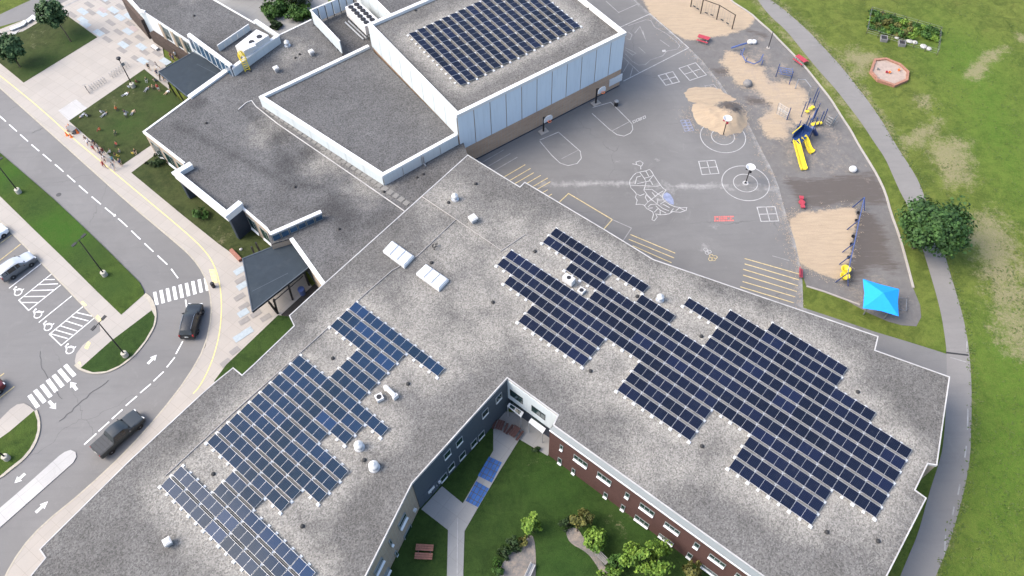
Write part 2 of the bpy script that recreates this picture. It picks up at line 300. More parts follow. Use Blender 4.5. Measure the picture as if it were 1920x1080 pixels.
M = dict(
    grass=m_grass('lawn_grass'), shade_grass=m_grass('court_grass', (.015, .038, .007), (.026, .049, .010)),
    olive_grass=m_grass('olive_grass', (.022, .036, .010), (.040, .050, .016)), tuft=m_leaf('grass_tuft', (.036, .074, .012), (.085, .112, .026), (.060, .085, .018)), chips=m_leaf('loose_chips', (.36, .285, .20), (.27, .21, .15), (.30, .24, .17)), strip_grass=m_grass('strip_grass', (.024, .052, .008), (.042, .070, .012)), asphalt=m_asphalt('asphalt'), play=m_asphalt('play_asphalt', .12, .16), trail=m_asphalt('trail_asphalt', .15, .185, (1.04, 1.0, .95), False),
    concrete=m_concrete('concrete'), court=m_concrete('court_concrete', (.235, .235, .228), (.205, .207, .203), 1.8), pale=m_concrete('pale_concrete', (.37, .365, .35), (.33, .325, .315), 2.2, .72),
    gravel=m_gravel('roof_gravel'), gravel_dark=m_gravel('dark_roof_gravel', (.066, .0655, .065), (.102, .1015, .1005)), mulch=m_mulch('wood_mulch'), cells=m_cells('solar_cells'), cells_sky=m_cells('sky_tinted_cells', (1.5, 2.6, 2.3)),
    white=plain('white_metal', (.48, .495, .505), .45, var=.05, dirt=((.5, .5, .48), .35)), edge=plain('roof_edge_metal', (.33, .325, .315), .6, var=.2, scale=.8), cap=plain('parapet_cap', (.52, .52, .51), .5, var=.04, dirt=((.5, .49, .46), .4)),
    wpanel=m_panel('white_panel', (.43, .475, .49)), bpanel=m_panel('blue_panel', (.50, .565, .615)),
    seam=plain('seam_dark', (.05, .06, .07), .7), tan=m_brick('tan_block', (.30, .235, .175)), brown=m_brick('brown_block', (.42, .28, .185)), brick=m_brick('red_brick'),
    slate=plain('slate_cladding', (.042, .056, .072), .6, var=.1), slate2=plain('dark_slate', (.022, .03, .045), .5), dkbrown=m_brick('dark_brown_block', (.055, .042, .036)),
    glass=plain('window_glass', (.012, .03, .03), .08, spec=.8, var=.3, scale=.6), glassb=plain('clerestory_glass', (.02, .055, .10), .12, spec=.7, var=.4, scale=.5),
    frame=plain('window_frame', (.17, .19, .19), .5), black=plain('black_metal', (.012, .012, .014), .5), membrane=plain('roof_membrane', (.024, .033, .042), .75, spec=.15, var=.1, scale=.9, dirt=((.045, .055, .062), .4)),
    alu=plain('aluminium', (.5, .51, .52), .45, .4), tray=plain('ballast_tray', (.5, .515, .52), .6, var=.1), defl=plain('wind_deflector', (.15, .155, .155), .6, .2, var=.15), kerb=plain('kerb', (.30, .275, .225), .85, var=.15),
    shade_dark=plain('painted_shade', (.028, .025, .022), .95, var=.3), seal=plain('crack_sealant', (.055, .055, .056), .8), paint=plain('road_paint', (.55, .55, .54), .8, var=.28, scale=2.5), ypaint=plain('yellow_paint', (.52, .44, .17), .8, var=.18, scale=2.5), yline=plain('court_yellow', (.40, .325, .17), .85, var=.3), wash=plain('court_white', (.31, .307, .30), .85, var=.3, scale=1.5),
    faint=plain('worn_paint', (.22, .217, .212), .9, var=.3, scale=1.2), rpaint=plain('red_paint', (.42, .12, .11), .9, var=.3, scale=2), bpaint=plain('blue_paint', (.17, .195, .28), .9, var=.3, scale=2), coping=plain('sloped_coping_metal', (.125, .145, .15), .5, var=.05), bmat=plain('blue_path_paint', (.027, .088, .25), .85, var=.25, scale=1.2),
    pgrey=plain('grey_paver', (.19, .18, .17), .9), pblue=plain('blue_paver', (.265, .305, .325), .9), ppink=plain('pink_paver', (.28, .24, .23), .9), paver=plain('roof_paver', (.15, .147, .138), .9, var=.15), 
    yellow=plain('yellow_plastic', (.60, .46, .03), .4), navy=plain('navy_plastic', (.012, .035, .12), .4), blue=plain('blue_steel', (.055, .085, .21), .5), red=plain('red_plastic', (.30, .035, .05), .5), orange=plain('orange_plastic', (.75, .16, .03), .5),
    sail=plain('shade_fabric', (.005, .245, .80), .75, var=.05), wood=plain('sandbox_wood', (.24, .12, .08), .8, var=.25, scale=4), maroon=plain('maroon_slats', (.055, .025, .022), .8, var=.2, scale=4), bench=plain('brown_slats', (.22, .095, .065), .7, var=.2, scale=5), gwood=plain('grey_wood', (.16, .155, .15), .85, var=.2, scale=4),
    sand=plain('box_sand', (.27, .215, .18), .95, var=.15, scale=2), stone=plain('pale_stone', (.33, .325, .30), .9, var=.2), bark=plain('bark', (.055, .042, .032), .9, var=.3, scale=5), steel=plain('grey_steel', (.22, .23, .24), .5, .5),
    leaf=m_leaf('maple_leaves', (.022, .060, .014), (.050, .105, .024)), leaf2=m_leaf('young_tree_leaves', (.030, .068, .022), (.065, .115, .045)), lime=m_leaf('lime_leaves', (.085, .16, .018), (.145, .215, .03), (.04, .09, .012)), olive=m_leaf('olive_leaves', (.075, .085, .022), (.15, .14, .035)), dkleaf=m_leaf('dark_shrub_leaves', (.016, .036, .010), (.034, .06, .018)), midleaf=m_leaf('mid_shrub_leaves', (.028, .075, .012), (.055, .115, .02)),
    base=plain('lamp_base_concrete', (.34, .325, .27), .9, var=.2), hull=plain('vent_white', (.47, .47, .46), .5, var=.08), galv=plain('galvanised', (.45, .47, .49), .35, .6), pipe=plain('conduit', (.30, .28, .26), .6), drain=plain('drain_iron', (.02, .02, .02), .7), tactile=plain('tactile_yellow', (.60, .50, .22), .9, var=.2),
)
# =================================================================== GROUND
D_ = lambda reg: {'R1': (0, 0), 'R2': (480, 0), 'R3': (960, 0), 'R4': (1440, 0), 'R5': (0, 270), 'R6': (480, 270), 'R7': (960, 270), 'R8': (1440, 270), 'S1': (0, 540), 'S2': (480, 540), 'S3': (960, 540), 'S4': (1440, 540), 'S5': (0, 810), 'S6': (480, 810), 'S7': (960, 810), 'S8': (1440, 810)}[reg]
def Q(reg, pts, z=0.0): return PL(pts, z, D_(reg), 4.0)

DRY = [(PL([(1820, 415), (1870, 410), (1895, 470), (1915, 560), (1910, 600), (1870, 560), (1855, 500), (1825, 450)]), 5.5), (PL([(1745, 275), (1800, 265), (1815, 330), (1785, 345)]), 4.5),
       (PL([(1690, 265), (1760, 225), (1750, 245), (1710, 270)]), 3), (PL([(1590, 95), (1640, 105), (1625, 130), (1605, 140)]), 4), (PL([(1880, 560), (1925, 600), (1925, 660), (1890, 640)]), 6),
       (PL([(1725, 183), (1745, 185), (1740, 200), (1725, 195)]), 3), (PL([(1810, 140), (1850, 100), (1890, 90), (1850, 120), (1835, 150)]), 2.2), (PL([(1905, 65), (1920, 70), (1915, 78)]), 2)]
LUSH = [(PL([(1760, 60), (1850, 100), (1900, 200), (1930, 330), (1960, 420), (1880, 330), (1800, 180)]), 14), (PL([(1830, 640), (1960, 620), (1990, 900), (1830, 1090)]), 16)]
TRAIL_L = [P(1380, -40)] + Q('R4', [(-120, -60), (0, 110), (130, 220), (250, 370), (380, 530), (500, 660), (600, 790), (700, 920), (800, 1075)]) + PL([(1660, 297), (1675, 332), (1690, 365), (1702, 385), (1730, 467), (1752, 540), (1765, 590), (1772, 635), (1775, 662), (1775, 740), (1769, 835), (1760, 870), (1740, 930), (1722, 1000), (1700, 1050), (1680, 1100), (1620, 1240)])
TRAIL_R = [P(1420, -40), P(1438, -5)] + Q('R4', [(100, 55), (200, 140), (320, 250), (440, 380), (560, 510), (660, 640), (760, 770), (850, 900), (920, 1020)]) + PL([(1688, 285), (1710, 318), (1725, 345), (1737, 380), (1760, 440), (1775, 490), (1790, 540), (1805, 590), (1815, 640), (1820, 690), (1822, 740), (1821, 800), (1819, 860), (1810, 910), (1795, 970), (1777, 1027), (1757, 1075), (1680, 1250)])
def g_dry(xy):
    d = np.zeros(len(xy))
    for p, w in DRY: d = np.maximum(d, .9 * soft(sdf(xy, p) + w * .25, w))
    t = np.minimum(lined(xy, TRAIL_L[:9]), lined(xy, TRAIL_R[:12])); d = np.maximum(d, .62 * np.clip(1.25 - t / 1.9, 0, 1))
    t = lined(xy, TRAIL_R[12:]); return np.maximum(d, .45 * np.clip(1 - t / 1.0, 0, 1))
def g_lush(xy):
    d = np.zeros(len(xy))
    for p, w in LUSH: d = np.maximum(d, soft(sdf(xy, p), w))
    return d
zero = lambda xy: np.zeros(len(xy))
xs = np.concatenate([[-3000, -900, -300], np.arange(-125, 135.1, 1.0), [300, 900, 3000]]); ys = np.concatenate([[-2000, -500, -100], np.arange(-8, 190.1, 1.0), [350, 900, 4000]])
X, Y = np.meshgrid(xs, ys, indexing='ij'); nx, ny = X.shape
me = bpy.data.meshes.new('ground'); idx = np.arange(nx * ny).reshape(nx, ny)
fc = np.stack([idx[:-1, :-1], idx[1:, :-1], idx[1:, 1:], idx[:-1, 1:]], -1).reshape(-1, 4)
me.from_pydata(np.stack([X, Y, np.zeros_like(X)], -1).reshape(-1, 3).tolist(), [], fc.tolist()); me.materials.append(M['grass']); paint(me, dict(dry=g_dry, lush=g_lush, shade=zero))
o = bpy.data.objects.new('ground', me); COL.objects.link(o); tag(o, 'mown green lawn with dry patches spreading round the school', kind='structure')

# ---- asphalt: drive and parking lot on the left
KERB = PL([(-260, -80), (-120, 55), (0, 165), (120, 272), (240, 380), (330, 455), (362, 484), (382, 513), (394, 545), (398, 590), (386, 650), (352, 710), (302, 775), (240, 845), (160, 920), (80, 985), (40, 1030), (8, 1085), (-40, 1200)])
def at_z(pts, z): return [Vector((p[0], p[1], z)) for p in pts]
dust1 = lambda xy: np.zeros(len(xy))
LW = PL([(-700, -80), (-900, 400), (-700, 1200)])
road = grid_sheet('road', at_z(KERB + LW[::-1], .012), 3, M['asphalt'], dict(dust=dust1, damp=zero), kind='structure', label='grey asphalt drive and parking lot with white markings')
back_road = MB().poly(at_z(PL([(-200, 124), (0, 50), (60, 33), (118, 6), (200, -34), (240, -60), (120, -60), (62, -2), (0, 27), (-200, 98)]), .012)).build('back_road', M['asphalt'], kind='structure', label='asphalt lane crossing the top left corner')
# ---- playground asphalt + link path
PLAY_EDGE = PL([(1150, -60), (1195, 3), (1219, 26), (1260, 60), (1292, 90), (1315, 112), (1350, 155), (1372, 188), (1401, 228), (1416, 257), (1429, 283), (1448, 319), (1461, 353), (1467, 377), (1476, 410), (1490, 450), (1499, 490), (1504, 515), (1506, 577)])
PLAYPOLY = PLAY_EDGE + PL([(1570, 598), (1640, 622), (1700, 640), (1776, 664), (1782, 722), (1700, 700), (1500, 650), (1200, 560), (1000, 430), (870, 350), (800, 300), (860, 200), (960, 120), (1100, 0)])
def p_dust(xy):
    d = .75 * np.clip(1 - lined(xy, PL([(1010, 345), (1180, 344), (1330, 350), (1470, 352)])) / 1.3, 0, 1)
    for c, r in (((1190, 318), 1.2), ((1250, 372), 3), ((1320, 465), 1.8), ((1340, 425), 1.5), ((1230, 300), 1), ((1160, 302), 1)):
        q = P(*c); d = np.maximum(d, .55 * np.clip(1.2 - np.hypot(xy[:, 0] - q.x, xy[:, 1] - q.y) / r, 0, 1))
    return np.maximum(d, .62 * np.clip(1 - lined(xy, PLAY_EDGE) / 1.5, 0, 1))
play = grid_sheet('playground_asphalt', at_z(PLAYPOLY, .016), 1.0, M['play'], dict(dust=p_dust, damp=zero), kind='structure', label='weathered grey asphalt play court painted with games')
trail = MB(); n = 60
def resample(pts, k):
    pts = [Vector((p[0], p[1], 0)) for p in pts]; L = [0]
    for a, b in zip(pts, pts[1:]): L.append(L[-1] + (b - a).length)
    out = []
    for i in range(k):
        s = L[-1] * i / (k - 1); j = max(0, min(len(L) - 2, next((q for q in range(len(L) - 1) if L[q + 1] >= s), len(L) - 2)))
        t = (s - L[j]) / max(1e-6, L[j + 1] - L[j]); out.append(pts[j].lerp(pts[j + 1], t))
    return out
def smooth(pts, it=2, closed=False):
    pts = [Vector((p[0], p[1], p[2] if len(p) > 2 else 0)) for p in pts]
    for _ in range(it):
        q = [] if closed else [pts[0]]
        for i in range(len(pts) if closed else len(pts) - 1):
            a, b = pts[i], pts[(i + 1) % len(pts)]; q += [a.lerp(b, .25), a.lerp(b, .75)]
        if not closed: q.append(pts[-1])
        pts = q
    return pts
tl, tr = smooth(TRAIL_L), smooth(TRAIL_R)
trail = MB().poly(at_z(tl + tr[::-1], .022)).build('path', M['trail'], kind='structure', label='asphalt walking path curving along the lawn')
# painted dashes on the path edge
PAINT_Z = .034
for a, b in (((1813, 640), (1813, 660)), ((1815, 766), (1814, 806)), ((1812, 836), (1809, 858)), ((1800, 908), (1796, 928)), ((1789, 950), (1786, 966)), ((1773, 1003), (1771, 1038))):
    MB().strip(PL([a, b], PAINT_Z), .14).build('edge_dash', M['faint'], trail)
MB().strip(PL([(1774, 661), (1816, 666)], PAINT_Z), .22).build('path_joint', M['drain'], trail)
MB().strip(PL([(1782, 670), (1812, 679)], PAINT_Z), .12).build('chalk_line', M['faint'], trail)

# ---- mulch play area with wood chips
ME = PL([(1345, -25), (1367, 0), (1408, 26), (1419, 37), (1447, 61), (1465, 80), (1489, 104), (1511, 128), (1534, 157), (1558, 187), (1578, 220), (1595, 245), (1608, 270), (1625, 297), (1645, 330), (1660, 362), (1670, 400), (1685, 440), (1697, 482), (1712, 540)])
MULCHPOLY = ME + PL([(1725, 572), (1727, 595), (1718, 612), (1690, 610), (1665, 603), (1630, 588), (1580, 560), (1545, 547), (1512, 537)]) + [Vector(p) for p in PLAY_EDGE[::-1][1:]]
SAND = [(PL([(1190, -40), (1370, -30), (1408, 24), (1416, 38), (1398, 54), (1356, 67), (1290, 76), (1262, 62), (1218, 26)]), 1.0),
        (PL([(1480, 412), (1500, 398), (1560, 394), (1606, 388), (1604, 420), (1594, 470), (1583, 526), (1562, 523), (1524, 508), (1494, 490), (1482, 450)]), .8),
        (PL([(1365, 95), (1395, 105), (1432, 128), (1440, 160), (1475, 150), (1505, 165), (1515, 185), (1508, 205), (1480, 215), (1470, 235), (1480, 255), (1450, 262), (1430, 250), (1425, 225), (1455, 205), (1415, 165), (1380, 160), (1370, 135), (1352, 118)]), 2.0),
        (PL([(1482, 205), (1522, 195), (1530, 215), (1500, 232), (1484, 240)]), 1.4)]
DARK = [(PL([(1468, 332), (1520, 335), (1600, 326), (1640, 322), (1662, 360), (1668, 385), (1600, 384), (1510, 392), (1490, 372)]), 2.0), (PL([(1600, 395), (1640, 400), (1662, 440), (1670, 480), (1688, 500), (1680, 512), (1640, 500), (1590, 545), (1585, 520)]), 2.2),
        (PL([(1335, 128), (1372, 125), (1365, 142), (1340, 142)]), 1.2), (PL([(1395, 52), (1440, 65), (1445, 75), (1400, 60)]), 1.2), (PL([(1395, 180), (1460, 185), (1455, 200), (1400, 195)]), 1.4)]
def fmax(lst, gain=1.0):
    def f(xy):
        d = np.zeros(len(xy))
        for p, w in lst: d = np.maximum(d, soft(sdf(xy, p), w))
        return d * gain
    return f
PALE = [(PL([(1345, 85), (1440, 70), (1530, 160), (1590, 250), (1600, 300), (1470, 330), (1420, 250), (1370, 170)]), 7), (PL([(1640, 515), (1712, 545), (1722, 600), (1690, 605), (1620, 590), (1560, 545), (1600, 540)]), 3), (PL([(1380, 240), (1450, 262), (1640, 300), (1620, 335), (1470, 325), (1440, 290)]), 6)]
mulch = grid_sheet('play_ground', at_z(MULCHPOLY, .026), .7, M['mulch'], dict(sand=fmax(SAND), dark=fmax(DARK), pale=fmax(PALE, .38)), kind='structure', label='grey wood chip play surface with fresh tan chips')
MB().wallstrip(at_z(smooth(ME, 1), 0), .28, 0, .12).build('play_edging', M['concrete'], kind='structure')
MB().wallstrip(PL([(1512, 537), (1545, 547), (1580, 560), (1612, 572)]), .2, 0, .1).build('play_edging', M['concrete'], kind='structure')
# spilled chips on the asphalt + the chip pile round the ball hoop
def pile(name, poly_px, h, peak_px, step=.45, dark=None, **kw):
    poly = smooth(PL(poly_px), 2, True); poly = [p + Vector((rng.uniform(-.22, .22), rng.uniform(-.22, .22), 0)) for p in poly]; bmz = grid_sheet(name, at_z(poly, .03), step, M['mulch'], dict(sand=lambda xy: np.ones(len(xy)), dark=dark or zero, pale=zero) if not dark else dict(sand=lambda q_: 1 - dark(q_), dark=dark, pale=zero), **kw)
    pk = P(*peak_px); 
    for v in bmz.data.vertices:
        d = max(0, sdf(np.array([[v.co.x, v.co.y]]), poly)[0]); r = math.hypot(v.co.x - pk.x, v.co.y - pk.y)
        v.co.z += min(1, d / 1.6) * h * (.35 + .65 * math.exp(-(r / 2.3) ** 2)) * (.7 + .6 * rng.random())
    for p in bmz.data.polygons: p.use_smooth = True
    return bmz
def pdark(xy): c = P(1370, 203); return .9 * np.clip(1.3 - np.hypot((xy[:, 0] - c.x), (xy[:, 1] - c.y)) / 2.6, 0, 1)
pile('wood_chip_pile', [(1296, 196), (1310, 190), (1345, 192), (1385, 190), (1398, 205), (1403, 225), (1398, 242), (1378, 252), (1358, 256), (1335, 246), (1312, 236), (1300, 215)], 1.3, (1362, 222), dark=pdark, kind='stuff', label='heap of tan wood chips spilling over the basketball circle')
pile('wood_chip_spill', [(1282, 172), (1300, 162), (1340, 163), (1368, 180), (1385, 190), (1345, 193), (1298, 195), (1285, 184)], .12, (1320, 180), kind='stuff', label='thin spread of tan wood chips on the asphalt')

# ---- concrete: plaza + east walk of the drive
PLZ = [p for p in KERB[2:]] + PL([(100, 1250), (500, 800), (600, 560), (520, 440), (330, 240), (300, 60), (236, -60), (200, -34), (118, 6), (60, 33), (0, 56), (-130, 56)])
MB().prism([(p[0], p[1]) for p in PLZ], -.2, .11).build('pavement', M['concrete'], kind='structure', label='pale concrete plaza and walk beside the drive')
kb = at_z(smooth(KERB[1:], 1), 0)
MB().wallstrip(kb, .18, -.1, .125).build('kerb', M['kerb'], kind='structure')
MB().strip(at_z(PL([(-20, 74), (0, 66), (120, 14), (190, -20)]), .13), .35).build('plaza_edge_stripe', M['faint'], kind='structure')
def raised(name, pts, z, mat, kw_attr=None, **kw):
    return grid_sheet(name, at_z(pts, z), 1.2, mat, kw_attr or dict(dry=zero, lush=zero, shade=zero), skirt=.3, **kw)
def ptsmask(cs, g=1.0):
    def f(xy):
        d = np.zeros(len(xy))
        for (c, r) in cs: q = P(*c); d = np.maximum(d, np.clip(1.3 - np.hypot(xy[:, 0] - q.x, xy[:, 1] - q.y) / r, 0, 1))
        return d * g
    return f
raised('lawn', PL([(183, 71), (119, 25), (78, 40), (44, 60), (0, 70), (-70, 75), (-60, 84), (0, 119), (45, 156)]), .15, M['olive_grass'], dict(dry=ptsmask([((70, 70), 3), ((45, 85), 3)], .3), lush=ptsmask([((150, 75), 4), ((80, 125), 5)], .8), shade=zero), kind='structure', label='small lawn with young trees between lane and plaza')
raised('lawn', PL([(271, 131), (130, 228), (176, 268), (229, 311), (300, 262), (345, 215), (345, 195), (325, 175)]), .15, M['olive_grass'], dict(dry=ptsmask([((200, 200), 3), ((240, 180), 3)], .25), lush=ptsmask([((240, 235), 4), ((270, 150), 2), ((305, 195), 3)], .8), shade=zero), kind='structure', label='lawn where a group of children sits and plays')
raised('lawn', PL([(291, 292), (247, 325), (340, 402), (410, 458), (455, 490), (520, 470), (430, 380), (340, 300)]), .15, M['olive_grass'], dict(dry=ptsmask([((410, 450), 2.5)], .4), lush=zero, shade=zero), kind='structure', label='dim lawn strip below the front facade')
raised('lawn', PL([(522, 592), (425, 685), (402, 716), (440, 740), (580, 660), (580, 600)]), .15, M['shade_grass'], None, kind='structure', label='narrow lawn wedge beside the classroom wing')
# ---- parking islands
WALK = PL([(-120, 255), (0, 368), (60, 427), (120, 485), (180, 545), (228, 591), (271, 553), (279, 558), (287, 574), (285, 583), (207, 642), (152, 691), (144, 688), (141, 678), (144, 664), (156, 648), (175, 633), (189, 622), (187, 606), (122, 538), (60, 475), (0, 415), (-120, 305)])
MB().prism([(p[0], p[1]) for p in WALK], -.1, .11).build('pavement', M['concrete'], kind='structure', label='concrete walk between parking stalls and grass strip')
MED = PL([(-120, 180), (0, 287), (50, 330), (100, 373), (150, 420), (200, 468), (262, 530), (270, 545), (271, 553), (228, 591), (180, 545), (120, 485), (60, 427), (0, 368), (-120, 255)])
raised('grass_strip', MED, .14, M['strip_grass'], dict(dry=ptsmask([((150, 405), 2)], .2), lush=ptsmask([((100, 420), 4), ((130, 440), 4), ((20, 330), 3)], 1), shade=ptsmask([((75, 385), 3.2), ((165, 480), 3.5), ((215, 535), 3.0), ((30, 345), 2)], 1)), kind='structure', label='grass strip with lamp posts between drive and parking')  # shade attribute: patches of darker, lusher turf
ISL = PL([(152, 691), (207, 642), (285, 583), (291, 595), (288, 612), (272, 640), (250, 667), (225, 686), (200, 697), (175, 699)])
raised('grass_island', ISL, .14, M['shade_grass'], dict(dry=zero, lush=zero, shade=ptsmask([((185, 680), 3), ((270, 610), 2)], .7)), kind='structure', label='half moon grass island at the drive bend')  # shade attribute: patches of darker, lusher turf
arc = smooth(PL([(271, 553), (281, 560), (288, 574), (291, 592), (288, 612), (272, 640), (250, 667), (225, 686), (200, 697), (175, 699), (152, 691), (143, 683)]), 2)
MB().wallstrip(arc, .5, -.05, .125).build('kerb', M['kerb'], kind='structure')
I2 = PL([(-160, 960), (0, 894), (20, 877), (42, 860), (57, 842), (66, 825), (71, 808), (71, 790), (65, 771), (19, 810), (-150, 930)])
raised('grass_island', I2, .14, M['strip_grass'], None, kind='structure', label='grass island corner at the left frame edge')
MB().prism([(p[0], p[1]) for p in PL([(-120, 880), (0, 788), (20, 768), (33, 759), (46, 757), (57, 763), (66, 771), (19, 811), (-140, 925)])], -.1, .11).build('pavement', M['concrete'], kind='structure', label='concrete walk tip at the lower crosswalk')
MB().wallstrip(smooth(PL([(66, 771), (72, 790), (72, 808), (67, 826), (58, 843), (43, 861), (21, 878), (0, 895), (-120, 950)]), 1), .5, -.05, .125).build('kerb', M['kerb'], kind='structure')
med = PL([(-160, 1090), (30, 928), (112, 855), (122, 848), (133, 844), (142, 848), (144, 857), (138, 868), (0, 990), (-150, 1125)])
MB().prism([(p[0], p[1]) for p in med], -.1, .10).build('median', M['pale'], kind='structure', label='long pale concrete median with rounded nose')
for pth in (WALK[1:5] and PL([(0, 415), (60, 475), (122, 538), (187, 606)]),):
    MB().wallstrip(pth, .16, -.05, .12).build('kerb', M['kerb'], kind='structure')
for q in ([(150, 567), (157, 575), (163, 572), (155, 564)], [(179, 595), (188, 604), (191, 599), (183, 590)], [(392, 505), (403, 505), (408, 530), (399, 531)], [(158, 652), (164, 655), (170, 643), (165, 640)], [(146, 688), (154, 689), (150, 678), (145, 680)]):
    MB().poly(PL(q, .118)).build('tactile_plate', M['tactile'], kind='structure')
# ---- plaza paver bands
BZ = [.116]
def band(c, reg, kind, dx, dy, wx, wy, z=None):
    BZ[0] += .0006; z = BZ[0]; wx *= .82
    o_ = D_(reg) if isinstance(reg, str) else reg[:2]; s = 4.0 if isinstance(reg, str) else reg[2]
    x, y = o_[0] + c[0] / s, o_[1] + c[1] / s
    a = P(x - dx, y - dy, z); b = P(x + dx, y + dy, z)
    MB().strip([a, b], wx).build('paver_band', M[kind], PAVROOT)
PAVROOT = empty('plaza_paving', kind='structure', label='grey and pale blue paver bands set in the plaza')
for c in ((670, 35), (790, 10), (905, 50), (865, 105), (830, 170), (890, 240), (975, 180), (785, 230), (805, 295), (955, 310), (915, 375), (1050, 285), (1020, 440), (1085, 390), (1130, 470), (1170, 365), (540, 110), (680, 90), (700, -25), (820, -40), (905, -20), (1180, 400)): band(c, 'R1', 'pgrey', 7, 4.6, .95, 0)
for c in ((620, 85), (765, 100), (640, 180), (1060, 350), (925, 335), (960, 235), (740, 245), (970, 120), (1070, 455), (1240, 460), (850, 75), (780, -15), (620, 150), (900, 130)): band(c, 'R1', 'pblue', 7, 4.6, 1.2, 0)
for c in ((770, 75), (1000, 215), (990, 60)): band(c, 'R1', 'ppink', 6, 4, 1.0, 0)
for c in ((175, 540), (215, 820), (215, 975), (445, 940), (165, 720), (340, 900)): band(c, (420, 430, 5.686), 'pgrey', 9, -5.5, .9, 0)
for c in ((165, 440), (195, 600), (205, 890), (160, 1150), (250, 1090)): band(c, (420, 430, 5.686), 'pblue', 9, -5.5, 1.1, 0)
for c in ((1760, 470), (1690, 560)): band(c, 'S1', 'pgrey', 8, -6, .9, 0)
MB().poly(PL([(110, 208), (142, 187), (163, 203), (131, 228)], .1145)).build('paver_square', M['pale'], PAVROOT)
MB().strip(PL([(110, 208), (142, 187), (163, 203)], .118), .12).build('paver_joint', M['wash'], PAVROOT)
MB().poly(PL([(527, 590), (590, 532), (612, 548), (566, 600), (540, 606)], .121)).build('shade_patch', M['shade_dark'], kind='structure')  # dark sheet paints in the shade between entrance canopy and classroom wing
# ---- yellow stripe along the walk
ys = smooth(PL([(-60, 95), (8, 148), (60, 190), (100, 225), (140, 262), (180, 295), (240, 345), (300, 395), (350, 437), (385, 470), (402, 497), (412, 530), (416, 570), (413, 620), (402, 665), (388, 700), (372, 728), (362, 738)], .118), 2)
MB().strip(ys, .12).build('yellow_kerb_line', M['ypaint'], kind='structure', label='thin yellow stripe along the plaza walk')

# =================================================================== ROAD MARKINGS (flat paint)
mark = lambda pts, w, name, mat='paint', par=None, z=PAINT_Z, closed=False: MB().strip(at_z(pts, z + rng.random() * .003), w, closed).build(name, M[mat], par if par is not None else road)
for i in range(17):
    a = (0 - 22 + i * 20.6, 218 - 18.5 + i * 17.3); 
    if i == 0: pass
cl = resample(PL([(-60, 165), (0, 218), (60, 272), (110, 314), (165, 363), (230, 417), (280, 465), (318, 500), (334, 522)]), 400)
L0 = sum((b - a).length for a, b in zip(cl, cl[1:])); step = 3.05; k = 0
while k * step < L0 - 1:
    i0 = int(k * step / L0 * 399); i1 = int(min(L0, k * step + 2.1) / L0 * 399); mark(cl[i0:i1 + 1:6] + [cl[i1]], .16, 'lane_dash'); k += 1
cl = [((348, 562), (351, 580)), ((343, 640), (330, 664)), ((328, 670), (313, 689)), ((307, 697), (288, 715)), ((283, 720), (263, 737)), ((257, 743), (236, 761)), ((230, 768), (210, 786)), ((205, 791), (185, 809)), ((181, 813), (158, 834))]
for a, b in cl: mark(PL([a, b]), .17, 'lane_dash')
for pts, w_ in (([(113, 790), (140, 765), (175, 735), (205, 712)], .10), ([(75, 660), (82, 700), (100, 725), (118, 748)], .05), ([(300, 400), (318, 418), (330, 440)], .05), ([(60, 250), (85, 238), (104, 226)], .05)):
    q_ = resample(PL(pts), 14); mark([p + Vector((rng.uniform(-.12, .12), rng.uniform(-.12, .12), 0)) for p in q_], w_, 'sealed_crack', 'seal')
for px_, r_ in (((250, 640), .5), ((110, 365), .35), ((222, 560), .35)):
    o_ = P(*px_, PAINT_Z - .008); MB().poly([o_ + Vector((cos(t) * r_, sin(t) * r_, 0)) for t in np.linspace(0, 2 * pi, 15)[:-1]]).build('manhole_cover', M['seal'], road)
# crosswalk bars
for i in range(9):
    x, y = 289.5 + i * 11.9, 549 + 0 - i * 3.35; dx = 2.3
    MB().poly(PL([(x - 2.6, y - 1), (x + 3.4, y - 2.4), (x + 8.0, y + 22), (x + 1.6, y + 23.6)], PAINT_Z)).build('crosswalk_bar', M['paint'], road)
S1c = [((55, 805), (72, 763)) for _ in range(0)]
for x, y in ((72, 764 - 24), ):
    pass
for a, b in (((210, 808), (275, 900)), ((252, 770), (325, 862)), ((302, 732), (370, 822)), ((347, 692), (413, 782)), ((392, 657), (460, 745)), ((434, 617), (508, 705)), ((478, 582), (550, 665))):
    p0, p1 = PL([a, b], PAINT_Z, D_('S1'), 4.0); d = (p1 - p0).normalized(); nrm = Vector((-d.y, d.x, 0))
    sft = PL([(a[0] + 20, a[1] - 10)], PAINT_Z, D_('S1'), 4.0)[0]; w = .46
    c0, c1 = p0 - nrm * 0 + (sft - p0) * .5, p1 + (sft - p0) * .5
    MB().strip([c0, c1], w).build('crosswalk_bar', M['paint'], road)
def arrow(tail, tip):
    a, b = P(*tail, PAINT_Z), P(*tip, PAINT_Z); d = (b - a); L = d.length; d.normalize(); n = Vector((-d.y, d.x, 0)); h = b - d * L * .48
    MB().poly([a - n * .17, h - n * .17, h - n * .42, b, h + n * .42, h + n * .17, a + n * .17]).build('arrow_marking', M['paint'], road)
arrow((277, 682), (294, 665)); arrow((144, 731), (132, 716)); arrow((92, 752), (105, 767)); arrow((47, 888), (27, 906)); arrow((67, 961), (90, 940)); MB().poly(PL([(212, 402), (216, 401), (218, 405), (213, 406)], PAINT_Z)).build('paint_spot', M['paint'], road)
